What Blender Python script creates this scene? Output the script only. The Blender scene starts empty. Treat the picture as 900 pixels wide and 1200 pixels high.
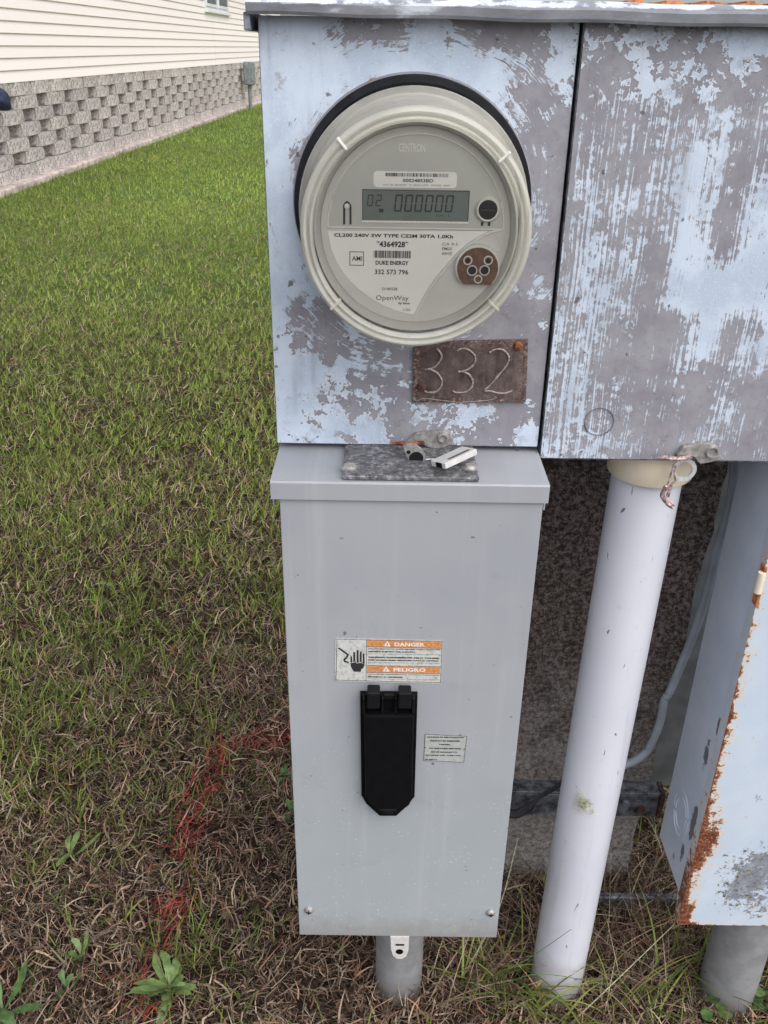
import bpy, bmesh, math, random
import numpy as np
from mathutils import Vector, Matrix

random.seed(7)
rng = np.random.default_rng(11)
scene = bpy.context.scene
C = scene.collection
R = math.radians

# ------------------------------------------------------------------ camera
cam_data = bpy.data.cameras.new('camera')
cam = bpy.data.objects.new('camera', cam_data)
C.objects.link(cam)
cam_data.sensor_fit = 'VERTICAL'
cam_data.sensor_height = 36.0
cam_data.lens = 1044.0 / 1200.0 * 36.0
cam_data.clip_start = 0.02
cam_data.clip_end = 600.0
right = Vector((0.999888, 0.006940, 0.013296))
down = Vector((0.014998, -0.462655, -0.886412))
fwd = Vector((0.0, 0.886511, -0.462707))
m = Matrix((right, -down, -fwd)).transposed()
cam.matrix_world = Matrix.Translation((0.0, -0.73, 1.10)) @ m.to_4x4()
scene.camera = cam

# ------------------------------------------------------------------ sky, sun, exposure (overcast)
SUN_EL, SUN_AZ = 52.0, 142.0          # azimuth measured clockwise from +Y
world = bpy.data.worlds.new('World')
scene.world = world
world.use_nodes = True
wn = world.node_tree.nodes; wl = world.node_tree.links
bg = wn['Background']
sky = wn.new('ShaderNodeTexSky'); sky.sky_type = 'NISHITA'; sky.sun_disc = False
sky.sun_elevation = R(SUN_EL); sky.sun_rotation = R(SUN_AZ)
sky.air_density = 1.0; sky.dust_density = 3.0; sky.ozone_density = 1.0
hs = wn.new('ShaderNodeHueSaturation'); hs.inputs['Saturation'].default_value = 0.32
wl.new(sky.outputs[0], hs.inputs['Color']); wl.new(hs.outputs[0], bg.inputs[0])
bg.inputs[1].default_value = 0.15
sun_data = bpy.data.lights.new('sun', 'SUN')
sun_data.energy = 1.5; sun_data.angle = R(95); sun_data.color = (1.0, 0.97, 0.93)
sun = bpy.data.objects.new('sun', sun_data); C.objects.link(sun)
el, az = R(SUN_EL), R(SUN_AZ)
sdir = Vector((math.sin(az) * math.cos(el), math.cos(az) * math.cos(el), math.sin(el)))
sun.rotation_euler = sdir.to_track_quat('Z', 'Y').to_euler()
scene.view_settings.view_transform = 'Standard'
scene.view_settings.look = 'None'
scene.view_settings.gamma = 1.0
scene.view_settings.use_curve_mapping = False
scene.view_settings.exposure = 0.48

# ------------------------------------------------------------------ material helpers
class NT:
    def __init__(s, name):
        s.m = bpy.data.materials.new(name); s.m.use_nodes = True
        s.t = s.m.node_tree; s.n = s.t.nodes; s.l = s.t.links
        s.b = s.n['Principled BSDF']; s.out = s.n['Material Output']
        s.tc = s.n.new('ShaderNodeTexCoord')
    def link(s, a, b): s.l.new(a, b)
    def setv(s, sock, v):
        if isinstance(v, (int, float)): sock.default_value = v
        elif isinstance(v, (tuple, list)):
            sock.default_value = tuple(v) + ((1.0,) if len(v) == 3 and sock.type == 'RGBA' else ())
        else: s.l.new(v, sock)
    def coord(s, scale=(1, 1, 1), which='Object'):
        mp = s.n.new('ShaderNodeMapping'); s.link(s.tc.outputs[which], mp.inputs[0])
        mp.inputs['Scale'].default_value = scale
        return mp.outputs[0]
    def noise(s, scale, detail=3.0, rough=0.55, vec=None, dist=0.0, dims='3D'):
        n = s.n.new('ShaderNodeTexNoise'); n.noise_dimensions = dims
        n.inputs['Scale'].default_value = scale; n.inputs['Detail'].default_value = detail
        n.inputs['Roughness'].default_value = rough; n.inputs['Distortion'].default_value = dist
        s.link(vec if vec is not None else s.tc.outputs['Object'], n.inputs['Vector'])
        return n.outputs['Fac']
    def voro(s, scale, vec=None, out='Distance', feature='F1', rnd=1.0):
        n = s.n.new('ShaderNodeTexVoronoi'); n.feature = feature
        n.inputs['Scale'].default_value = scale; n.inputs['Randomness'].default_value = rnd
        s.link(vec if vec is not None else s.tc.outputs['Object'], n.inputs['Vector'])
        return n.outputs[out]
    def math(s, op, a, b=0.0, c=None, clamp=False):
        n = s.n.new('ShaderNodeMath'); n.operation = op; n.use_clamp = clamp
        s.setv(n.inputs[0], a); s.setv(n.inputs[1], b)
        if c is not None: s.setv(n.inputs[2], c)
        return n.outputs[0]
    def step(s, v, lo, hi):
        n = s.n.new('ShaderNodeMapRange'); n.interpolation_type = 'SMOOTHSTEP'
        s.setv(n.inputs['Value'], v); n.inputs['From Min'].default_value = lo; n.inputs['From Max'].default_value = hi
        return n.outputs[0]
    def mix(s, f, a, b):
        n = s.n.new('ShaderNodeMix'); n.data_type = 'RGBA'
        s.setv(n.inputs[0], f); s.setv(n.inputs[6], a); s.setv(n.inputs[7], b)
        return n.outputs[2]
    def ramp(s, f, stops):
        n = s.n.new('ShaderNodeValToRGB'); s.link(f, n.inputs[0])
        e = n.color_ramp.elements
        while len(e) < len(stops): e.new(0.5)
        for el_, (p, c) in zip(e, stops): el_.position = p; el_.color = tuple(c) + (1,)
        return n.outputs[0]
    def attr(s, name, out='Fac'):
        n = s.n.new('ShaderNodeAttribute'); n.attribute_name = name
        return n.outputs[out]
    def sep(s, vec=None):
        n = s.n.new('ShaderNodeSeparateXYZ'); s.link(vec if vec is not None else s.tc.outputs['Object'], n.inputs[0])
        return n.outputs
    def comb(s, x, y, z=0.0):
        n = s.n.new('ShaderNodeCombineXYZ')
        s.setv(n.inputs[0], x); s.setv(n.inputs[1], y); s.setv(n.inputs[2], z)
        return n.outputs[0]
    def bump(s, h, strength=0.3, dist=0.001):
        n = s.n.new('ShaderNodeBump'); n.inputs['Strength'].default_value = strength
        n.inputs['Distance'].default_value = dist; s.link(h, n.inputs['Height'])
        s.link(n.outputs[0], s.b.inputs['Normal'])
    def fin(s, col=None, rough=0.6, metal=0.0, spec=None):
        if col is not None: s.setv(s.b.inputs['Base Color'], col)
        s.setv(s.b.inputs['Roughness'], rough); s.setv(s.b.inputs['Metallic'], metal)
        if spec is not None: s.b.inputs['Specular IOR Level'].default_value = spec
        return s.m

def simple(name, col, rough=0.5, metal=0.0, var=0.12, scale=60.0, bump=0.0, spec=None):
    t = NT(name); n = t.noise(scale, 4)
    lo = tuple(c * (1 - var) for c in col); hi = tuple(min(1, c * (1 + var)) for c in col)
    if bump: t.bump(n, bump, 0.0006)
    return t.fin(t.mix(t.step(n, 0.3, 0.7), lo, hi), rough, metal, spec)

M = {}
PAINT = (0.57, 0.65, 0.77); PAINT2 = (0.46, 0.54, 0.66); ZINC = (0.245, 0.236, 0.272); ZINC2 = (0.315, 0.31, 0.345)

def peel_material(name, mode):
    """bluish white paint flaking off grey galvanised steel; 'cover' says how much paint is left"""
    t = NT(name)
    o = t.sep()
    cov = t.attr('cover')
    big = t.noise(38, 6, 0.62)
    fine = t.noise(230, 4, 0.6, dist=0.6)
    if mode == 'arc':      # wiped in circles round the meter socket (centre in object coordinates)
        dx = t.math('SUBTRACT', o[0], 0.114); dz = t.math('SUBTRACT', o[2], 0.2035)
        r = t.math('SQRT', t.math('ADD', t.math('MULTIPLY', dx, dx), t.math('MULTIPLY', dz, dz)))
        th = t.math('ARCTAN2', dx, dz)
        wob = t.noise(22, 2)
        v = t.comb(t.math('ADD', t.math('MULTIPLY', r, 560.0), t.math('MULTIPLY', wob, 9.0)), t.math('MULTIPLY', th, 3.2), 0.0)
        st = t.noise(1.0, 5, 0.72, vec=v)
        near = t.math('SUBTRACT', 1.0, t.step(r, 0.125, 0.160))
        ringb = t.math('MULTIPLY', t.math('SUBTRACT', t.step(r, 0.088, 0.096), t.step(r, 0.100, 0.120)), 0.16)
        cov = t.math('ADD', cov, ringb)
        st = t.math('ADD', t.math('MULTIPLY', t.math('SUBTRACT', st, 0.5), near), 0.5)
        amp = 1.7
    else:                  # scraped in upright strokes
        wob = t.noise(9, 2)
        v = t.comb(t.math('ADD', t.math('MULTIPLY', o[0], 520.0), t.math('ADD', t.math('MULTIPLY', o[2], -6.0), t.math('MULTIPLY', wob, 4.0))), 0.0, t.math('MULTIPLY', o[2], 7.0))
        st = t.noise(1.0, 5, 0.72, vec=v)
        topz = t.step(o[2], 0.315, 0.27)
        st = t.math('ADD', t.math('MULTIPLY', t.math('SUBTRACT', st, 0.5), topz), 0.5)
        amp = 2.3
    s = t.math('ADD', cov, t.math('MULTIPLY', t.math('SUBTRACT', st, 0.5), amp))
    s = t.math('ADD', s, t.math('MULTIPLY', t.math('SUBTRACT', big, 0.5), 1.7 if mode == 'arc' else 1.0))
    s = t.math('ADD', s, t.math('MULTIPLY', t.math('SUBTRACT', fine, 0.5), 1.0))
    chip = t.voro(130, vec=None)
    s = t.math('ADD', s, t.math('MULTIPLY', t.math('SUBTRACT', chip, 0.4), -0.35))
    mask = t.step(s, 0.490, 0.520)
    rim = t.math('MULTIPLY', mask, t.math('SUBTRACT', 1.0, t.step(s, 0.53, 0.60)))  # white highlight painted along the edges of the paint flakes
    gap = t.math('MULTIPLY', t.step(s, 0.44, 0.475), t.math('SUBTRACT', 1.0, mask))  # dark outline painted around the flakes to make their edges crisp
    film = t.math('MULTIPLY', t.math('SUBTRACT', t.step(s, 0.52, 0.60), t.step(s, 0.66, 0.80)), t.step(t.noise(55, 5, 0.7), 0.50, 0.58))
    halo = t.math('MULTIPLY', t.step(s, 0.38, 0.49), t.math('SUBTRACT', 1.0, mask))
    thin = t.step(t.noise(17, 4, 0.6), 0.42, 0.62)
    pc = t.mix(thin, PAINT, PAINT2)
    pc = t.mix(t.step(t.noise(600, 2), 0.55, 0.75), pc, (0.66, 0.71, 0.80))
    zc = t.mix(t.step(t.noise(26, 5, 0.6), 0.35, 0.65), ZINC, ZINC2)
    zc = t.mix(t.math('MULTIPLY', t.step(t.noise(150, 3), 0.5, 0.75), 0.35), zc, (0.13, 0.125, 0.15))
    zc = t.mix(t.math('MULTIPLY', halo, 0.25), zc, (0.40, 0.42, 0.48))
    zc = t.mix(t.math('MULTIPLY', gap, 0.45), zc, (0.09, 0.09, 0.11))
    pc = t.mix(t.math('MULTIPLY', film, 0.55), pc, (0.33, 0.37, 0.44))
    pc = t.mix(t.math('MULTIPLY', rim, 0.60), pc, (0.78, 0.80, 0.85))
    # a few rusty or dirty specks
    speck = t.math('MULTIPLY', t.step(t.noise(90, 2), 0.70, 0.74), 0.8)
    col = t.mix(mask, zc, pc)
    run = t.math('MULTIPLY', t.step(t.noise(1.0, 4, 0.6, vec=t.coord((95, 1, 7))), 0.50, 0.72), t.step(t.noise(11, 3), 0.42, 0.62))
    col = t.mix(t.math('MULTIPLY', run, 0.38), col, (0.21, 0.20, 0.21))
    stain = t.math('MULTIPLY', t.step(t.noise(30, 5, 0.75), 0.62, 0.68), 0.45)
    col = t.mix(stain, col, (0.20, 0.15, 0.13))
    col = t.mix(speck, col, (0.10, 0.085, 0.085))
    t.bump(t.math('ADD', mask, t.math('MULTIPLY', fine, 0.35)), 0.75, 0.0006)
    rg = t.math('SUBTRACT', 0.62, t.math('MULTIPLY', mask, 0.12))
    M[name] = t.fin(col, rg, 0.0, 0.35)

peel_material('paint_arc', 'arc')
peel_material('paint_upright', 'up')

t = NT('steel_grey_enamel')     # factory enamel of the newer box, pale water spots low down
o = t.sep()
spots = t.step(t.voro(210), 0.33, 0.10)
pick = t.step(t.noise(70, 2), 0.50, 0.62)
low = t.step(o[2], 0.42, 0.10)
spot = t.math('MULTIPLY', t.math('MULTIPLY', spots, pick), t.math('MULTIPLY', low, 0.55))
base = t.mix(t.step(t.noise(9, 3), 0.35, 0.65), (0.335, 0.350, 0.385), (0.365, 0.378, 0.408))
base = t.mix(t.math('MULTIPLY', low, 0.5), base, (0.37, 0.42, 0.44))
dust = t.math('MULTIPLY', t.step(t.noise(420, 3, 0.7), 0.60, 0.78), 0.30)
base = t.mix(dust, base, (0.47, 0.49, 0.53))
dark = t.math('MULTIPLY', t.step(t.noise(120, 2), 0.735, 0.76), 0.7)
col = t.mix(dark, t.mix(spot, base, (0.60, 0.63, 0.66)), (0.06, 0.06, 0.06))
streak = t.math('MULTIPLY', t.step(t.noise(1.0, 4, 0.6, vec=t.coord((70, 1, 3.0))), 0.50, 0.74), 0.22)
col = t.mix(streak, col, (0.50, 0.51, 0.52))
smudge = t.math('MULTIPLY', t.step(t.noise(16, 5, 0.7), 0.56, 0.72), 0.25)
col = t.mix(smudge, col, (0.24, 0.25, 0.27))
mud = t.math('MULTIPLY', t.step(t.math('ADD', o[2], t.math('MULTIPLY', t.noise(60, 4, 0.7), -0.05)), 0.02, -0.03), 0.5)
col = t.mix(mud, col, (0.22, 0.19, 0.16))
t.bump(t.math('ADD', t.math('MULTIPLY', t.noise(700, 2), 0.1), t.noise(9, 2)), 0.25, 0.0012)
M['enamel'] = t.fin(col, t.math('ADD', 0.36, t.math('MULTIPLY', t.noise(40, 3), 0.16)), 0.0, 0.45)

t = NT('galvanised'); n1 = t.noise(190, 5, 0.75)
M['galv'] = t.fin(t.ramp(n1, [(0.36, (0.06, 0.06, 0.065)), (0.52, (0.17, 0.17, 0.18)), (0.66, (0.42, 0.42, 0.44))]), 0.55, 0.25)
t.bump(n1, 0.5, 0.0005)
t = NT('cap_metal'); o = t.sep(); n1 = t.noise(60, 6, 0.7)
edge = t.step(t.math('ADD', o[2], t.math('MULTIPLY', t.math('SUBTRACT', n1, 0.5), 0.006)), 0.0072, 0.0085)  # upper edge coloured paler for the sky light it catches
c1 = t.ramp(t.noise(38, 5, 0.65, vec=t.coord((0.35, 1, 1))), [(0.40, (0.15, 0.155, 0.175)), (0.58, (0.24, 0.25, 0.28)), (0.66, (0.52, 0.56, 0.62))])
c2 = t.mix(t.step(n1, 0.40, 0.5), (0.25, 0.26, 0.29), (0.62, 0.67, 0.76))
M['cap'] = t.fin(t.mix(edge, c1, c2), 0.5, 0.1); t.bump(n1, 0.3, 0.0005)
M['rust'] = simple('rust', (0.22, 0.075, 0.03), 0.9, 0, 0.7, 160, 0.6)
M['rust_bright'] = simple('orange_rust', (0.42, 0.15, 0.055), 0.9, 0, 0.5, 120, 0.6)
M['dark_rust'] = simple('dark_rust', (0.07, 0.035, 0.028), 0.85, 0, 0.8, 300, 0.6)
M['steel'] = simple('weathered_steel', (0.33, 0.315, 0.305), 0.45, 0.3, 0.3, 260, 0.3)
M['steel_bright'] = simple('bright_steel', (0.62, 0.62, 0.64), 0.35, 0.25, 0.15, 260, 0.1)
M['black_plastic'] = simple('black_plastic', (0.0035, 0.0035, 0.0045), 0.6, 0, 0.2, 90, 0.05, 0.15)
M['black_plastic_soft'] = simple('black_plastic_worn', (0.006, 0.006, 0.007), 0.6, 0, 0.3, 90, 0.05, 0.2)
M['black_rubber'] = simple('black_gasket', (0.006, 0.007, 0.010), 0.6, 0, 0.5, 80, 0.2, 0.3)
M['print_black'] = simple('black_ink', (0.02, 0.02, 0.022), 0.7, 0, 0.3, 800)
M['print_grey'] = simple('grey_ink', (0.10, 0.10, 0.11), 0.7, 0, 0.4, 900)
M['print_white'] = simple('white_ink', (0.78, 0.76, 0.72), 0.6, 0, 0.15, 900)
M['label_white'] = simple('label_paper', (0.85, 0.83, 0.80), 0.55, 0, 0.025, 40)
M['dial_grey'] = simple('dial_grey_plastic', (0.60, 0.59, 0.56), 0.55, 0, 0.03, 30)
M['dial_panel'] = simple('dial_panel_plastic', (0.49, 0.49, 0.465), 0.5, 0, 0.03, 30)
M['dial_edge'] = simple('dial_edge_plastic', (0.70, 0.69, 0.65), 0.5, 0, 0.03, 30)
M['port_brown'] = simple('brown_port', (0.15, 0.075, 0.050), 0.4, 0.15, 0.3, 300, 0.1)
M['lcd'] = simple('lcd_glass', (0.155, 0.180, 0.170), 0.25, 0, 0.06, 60)
M['lcd_seg'] = simple('lcd_segment', (0.022, 0.028, 0.028), 0.4, 0, 0.1, 60)
M['lcd_off'] = simple('lcd_frame', (0.06, 0.065, 0.065), 0.4, 0, 0.1, 60)
M['glint'] = simple('clip_glint', (0.72, 0.71, 0.66), 0.25, 0, 0.08, 90)  # opaque pale colour standing for the glint on the upper ribs
M['paper_white'] = simple('white_plastic_seal', (0.60, 0.59, 0.58), 0.4, 0, 0.1, 150)
M['orange'] = simple('orange_label_band', (0.60, 0.25, 0.085), 0.55, 0, 0.22, 400)
t = NT('old_label_paper'); n1 = t.noise(300, 4, 0.7)
M['label_old'] = t.fin(t.ramp(n1, [(0.33, (0.25, 0.25, 0.25)), (0.42, (0.50, 0.51, 0.49)), (0.6, (0.60, 0.60, 0.57))]), 0.6)
M['label_grey'] = simple('faded_label', (0.40, 0.42, 0.41), 0.6, 0, 0.1, 200)

# plastic cover of the meter: milky rim, clear front
t = NT('milky_polycarbonate')
t.fin(t.mix(t.step(t.noise(14, 3), 0.35, 0.65), (0.76, 0.75, 0.68), (0.86, 0.85, 0.80)), 0.10, 0.0, 0.6)  # rim colour brightened to stand in for its highlights
tr = t.n.new('ShaderNodeBsdfTransparent'); tr.inputs[0].default_value = (0.93, 0.92, 0.87, 1)
mx = t.n.new('ShaderNodeMixShader')
t.setv(mx.inputs[0], t.math('ADD', 0.34, t.math('MULTIPLY', t.noise(30, 3), 0.36)))
tl = t.n.new('ShaderNodeBsdfTranslucent'); tl.inputs[0].default_value = (0.85, 0.83, 0.74, 1)
m2_ = t.n.new('ShaderNodeMixShader'); m2_.inputs[0].default_value = 0.3
t.link(t.b.outputs[0], m2_.inputs[1]); t.link(tl.outputs[0], m2_.inputs[2])
t.link(tr.outputs[0], mx.inputs[1]); t.link(m2_.outputs[0], mx.inputs[2]); t.link(mx.outputs[0], t.out.inputs[0])
M['milky'] = t.m
t = NT('milky_grey_polycarbonate')
t.fin(t.mix(t.step(t.noise(14, 3), 0.35, 0.65), (0.38, 0.37, 0.33), (0.48, 0.47, 0.42)), 0.15, 0.0, 0.6)
tr = t.n.new('ShaderNodeBsdfTransparent'); tr.inputs[0].default_value = (0.93, 0.92, 0.88, 1)
mx = t.n.new('ShaderNodeMixShader')
t.setv(mx.inputs[0], t.math('ADD', 0.50, t.math('MULTIPLY', t.noise(60, 4), 0.3)))
t.link(tr.outputs[0], mx.inputs[1]); t.link(t.b.outputs[0], mx.inputs[2]); t.link(mx.outputs[0], t.out.inputs[0])
M['milky_grey'] = t.m
t = NT('clear_polycarbonate')
t.fin((0.75, 0.74, 0.68), 0.12, 0.0, 0.5)
tr = t.n.new('ShaderNodeBsdfTransparent'); tr.inputs[0].default_value = (0.98, 0.98, 0.96, 1)
gl = t.n.new('ShaderNodeBsdfGlossy'); gl.inputs['Roughness'].default_value = 0.08
fr = t.n.new('ShaderNodeFresnel'); fr.inputs[0].default_value = 1.38
df = t.n.new('ShaderNodeMixShader'); df.inputs[0].default_value = 0.02
t.link(tr.outputs[0], df.inputs[1]); t.link(t.b.outputs[0], df.inputs[2])
mx = t.n.new('ShaderNodeMixShader'); t.link(fr.outputs[0], mx.inputs[0])
t.link(df.outputs[0], mx.inputs[1]); t.link(gl.outputs[0], mx.inputs[2]); t.link(mx.outputs[0], t.out.inputs[0])
M['clear'] = t.m

t = NT('white_pvc'); o = t.sep()
n1 = t.noise(30, 5, 0.65)
dirt = t.math('MULTIPLY', t.step(t.math('ADD', o[2], t.math('MULTIPLY', n1, -0.10)), 0.06, -0.06), 0.7)
col = t.mix(dirt, t.mix(t.step(t.noise(6, 3), 0.3, 0.7), (0.60, 0.615, 0.70), (0.66, 0.665, 0.74)), (0.20, 0.18, 0.12))
col = t.mix(t.math('MULTIPLY', t.step(t.noise(75, 4, 0.7), 0.62, 0.72), 0.25), col, (0.33, 0.33, 0.36))
scr = t.step(t.noise(30, 2, vec=t.coord((3, 3, 0.7)), dist=2.0), 0.735, 0.745)
band = t.math('MULTIPLY', t.step(t.noise(1.0, 4, 0.65, vec=t.coord((55, 55, 5))), 0.54, 0.74), 0.30)
col = t.mix(band, col, (0.42, 0.42, 0.44))
M['pvc'] = t.fin(t.mix(scr, col, (0.16, 0.16, 0.18)), 0.4)
M['cream_pvc'] = simple('cream_pvc', (0.80, 0.70, 0.55), 0.45, 0, 0.08, 30)
t = NT('grey_conduit'); o = t.sep()
n1 = t.noise(45, 5, 0.6)
col = t.mix(t.step(n1, 0.35, 0.65), (0.25, 0.255, 0.265), (0.32, 0.325, 0.34))
dirt = t.math('MULTIPLY', t.step(t.math('ADD', o[2], t.math('MULTIPLY', n1, -0.08)), 0.01, -0.05), 0.8)
M['conduit'] = t.fin(t.mix(dirt, col, (0.12, 0.11, 0.08)), 0.5, 0.2)

t = NT('mouldy_concrete'); o = t.sep()
agg = t.step(t.voro(420), 0.40, 0.22)
aggpick = t.step(t.noise(190, 2), 0.50, 0.58)
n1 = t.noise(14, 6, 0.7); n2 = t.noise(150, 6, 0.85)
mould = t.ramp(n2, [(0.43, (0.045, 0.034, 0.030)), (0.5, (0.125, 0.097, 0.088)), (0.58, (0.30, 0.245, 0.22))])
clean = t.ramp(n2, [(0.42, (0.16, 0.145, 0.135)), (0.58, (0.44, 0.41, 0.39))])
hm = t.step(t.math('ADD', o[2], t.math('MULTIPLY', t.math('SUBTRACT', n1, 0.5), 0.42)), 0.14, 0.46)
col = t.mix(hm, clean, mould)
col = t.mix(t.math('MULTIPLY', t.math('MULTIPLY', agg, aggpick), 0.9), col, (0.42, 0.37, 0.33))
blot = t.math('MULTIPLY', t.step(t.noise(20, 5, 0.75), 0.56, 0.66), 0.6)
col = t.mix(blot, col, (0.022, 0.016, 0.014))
t.bump(t.math('ADD', n2, t.math('MULTIPLY', agg, 0.5)), 0.9, 0.003)
M['concrete'] = t.fin(col, 0.95, 0, 0.2)

t = NT('split_face_block'); n2 = t.noise(38, 5, 0.75); oi = t.n.new('ShaderNodeObjectInfo')
col = t.ramp(n2, [(0.38, (0.20, 0.17, 0.16)), (0.48, (0.50, 0.45, 0.43)), (0.60, (0.70, 0.65, 0.63))])
t.bump(n2, 0.9, 0.02)
tone = t.mix(oi.outputs['Random'], (0.92, 0.91, 0.91), (1.08, 1.07, 1.05))
mulN = t.n.new('ShaderNodeMix'); mulN.data_type = 'RGBA'; mulN.blend_type = 'MULTIPLY'; mulN.inputs[0].default_value = 1
t.link(col, mulN.inputs[6]); t.link(tone, mulN.inputs[7])
M['block'] = t.fin(mulN.outputs[2], 0.95, 0, 0.2)
M['void'] = simple('crawlspace_shade', (0.05, 0.038, 0.03), 0.95, 0, 0.3, 5)
M['footing'] = simple('footing_concrete', (0.48, 0.40, 0.37), 0.95, 0, 0.35, 9, 0.5)
t = NT('cream_siding'); oi = t.n.new('ShaderNodeObjectInfo')
M['siding'] = t.fin(t.mix(oi.outputs['Random'], (0.90, 0.805, 0.775), (0.92, 0.83, 0.80)), 0.5); t.bump(t.noise(60, 3, vec=t.coord((1, 0.08, 1))), 0.15, 0.003)
M['trim_white'] = simple('white_trim', (0.75, 0.75, 0.76), 0.4, 0, 0.05, 5)
M['pane'] = simple('dark_window_glass', (0.035, 0.045, 0.055), 0.08, 0, 0.2, 1)
M['roof'] = simple('grey_shingle', (0.12, 0.11, 0.10), 0.9, 0, 0.4, 12, 0.5)
M['green_grey'] = simple('grey_green_panel', (0.20, 0.22, 0.225), 0.6, 0.1, 0.25, 20, 0.1)
M['cable'] = simple('grey_cable', (0.36, 0.40, 0.46), 0.45, 0, 0.15, 30, 0.1)
M['black_cable'] = simple('dark_cable', (0.03, 0.03, 0.035), 0.5, 0, 0.4, 60, 0.2)
t = NT('strut_metal'); n1 = t.noise(70, 5, 0.7)
M['strut'] = t.fin(t.ramp(n1, [(0.38, (0.035, 0.033, 0.036)), (0.48, (0.11, 0.115, 0.135)), (0.66, (0.25, 0.27, 0.32))]), 0.5, 0.3)
t.bump(n1, 0.3, 0.0006)
M['navy'] = simple('navy_fabric', (0.02, 0.03, 0.07), 0.8, 0, 0.4, 40)
t = NT('corroded_plate'); n1 = t.noise(55, 5, 0.65); n2 = t.noise(260, 4, 0.7)
o = t.sep()
col = t.ramp(n1, [(0.34, (0.055, 0.036, 0.034)), (0.55, (0.11, 0.080, 0.078)), (0.70, (0.17, 0.13, 0.125))])
ex = t.math('MINIMUM', t.math('SUBTRACT', o[0], 0.1185), t.math('SUBTRACT', 0.2155, o[0]))
ez = t.math('MINIMUM', t.math('SUBTRACT', o[2], 0.041), t.math('SUBTRACT', 0.097, o[2]))
em = t.math('SUBTRACT', 1.0, t.step(t.math('MINIMUM', ex, ez), 0.0005, 0.010))
e = t.math('MULTIPLY', t.math('ADD', em, 0.12), t.step(n2, 0.44, 0.56))
col = t.mix(e, col, t.ramp(t.noise(420, 3, 0.7), [(0.40, (0.03, 0.02, 0.018)), (0.5, (0.16, 0.075, 0.05)), (0.6, (0.34, 0.26, 0.24))]))
col = t.mix(t.math('MULTIPLY', t.attr('pale'), t.step(t.noise(60, 5, vec=t.coord((4, 1, 0.6))), 0.46, 0.56)), col, (0.27, 0.22, 0.21))
M['plate'] = t.fin(col, 0.6, 0.3); t.bump(n2, 0.4, 0.0005)
M['weld'] = simple('weld_bead', (0.34, 0.29, 0.27), 0.6, 0.2, 0.35, 600, 0.4)
M['leaf'] = simple('leaf_green', (0.055, 0.11, 0.028), 0.5, 0, 0.4, 120, 0.2)
M['leaf_pale'] = simple('leaf_pale_green', (0.11, 0.17, 0.045), 0.5, 0, 0.3, 120, 0.2)
M['lichen'] = simple('lichen_strands', (0.42, 0.42, 0.27), 0.9, 0, 0.4, 300)
M['seal_foil'] = simple('torn_foil_seal', (0.42, 0.31, 0.30), 0.4, 0.3, 0.75, 320, 0.3)

# blue cabinet paint with rust and flaked patches driven by mesh attributes
t = NT('rusting_blue_paint')
n1 = t.noise(85, 6, 0.72); n2 = t.noise(340, 4, 0.65)
rv = t.math('ADD', t.attr('rust'), t.math('MULTIPLY', t.math('SUBTRACT', n1, 0.5), 1.6))
rv = t.math('ADD', rv, t.math('MULTIPLY', t.math('SUBTRACT', n2, 0.5), 0.5))
pv = t.math('ADD', t.attr('peel'), t.math('MULTIPLY', t.math('SUBTRACT', t.noise(75, 8, 0.8), 0.5), 3.0))
paint = t.mix(t.step(t.noise(12, 3), 0.35, 0.65), (0.50, 0.585, 0.70), (0.56, 0.63, 0.73))
paint = t.mix(t.math('MULTIPLY', t.step(t.noise(500, 2), 0.68, 0.74), 0.5), paint, (0.25, 0.27, 0.32))
yellow = t.step(rv, 0.28, 0.55)
col = t.mix(t.math('MULTIPLY', yellow, 0.75), paint, (0.70, 0.56, 0.38))
col = t.mix(t.step(pv, 0.52, 0.56), col, t.ramp(n1, [(0.35, (0.16, 0.17, 0.20)), (0.65, (0.33, 0.36, 0.43))]))
col = t.mix(t.math('MULTIPLY', t.step(pv, 0.40, 0.50), t.step(t.noise(150, 6, 0.8), 0.53, 0.57)), col, t.ramp(n2, [(0.42, (0.05, 0.045, 0.03)), (0.55, (0.33, 0.31, 0.24))]))
rc = t.ramp(n2, [(0.38, (0.05, 0.022, 0.015)), (0.5, (0.16, 0.052, 0.028)), (0.62, (0.36, 0.14, 0.075))])
col = t.mix(t.step(rv, 0.56, 0.62), col, rc)
t.bump(t.math('ADD', t.step(rv, 0.5, 0.7), t.math('MULTIPLY', t.step(pv, 0.52, 0.56), -0.6)), 0.5, 0.0006)
M['blue_rusting'] = t.fin(col, 0.5, 0, 0.35)
t = NT('blue_paint_side')
n1 = t.noise(14, 6, 0.7); o = t.sep()
pv = t.math('ADD', t.attr('peel'), t.math('MULTIPLY', t.math('SUBTRACT', t.noise(60, 6, 0.75), 0.5), 1.5))
paint = t.mix(t.step(n1, 0.35, 0.65), (0.56, 0.63, 0.74), (0.64, 0.70, 0.80))
t.bump(n1, 0.1, 0.001)
M['blue_side'] = t.fin(t.mix(t.step(pv, 0.52, 0.56), paint, (0.15, 0.155, 0.185)), 0.42)

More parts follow.
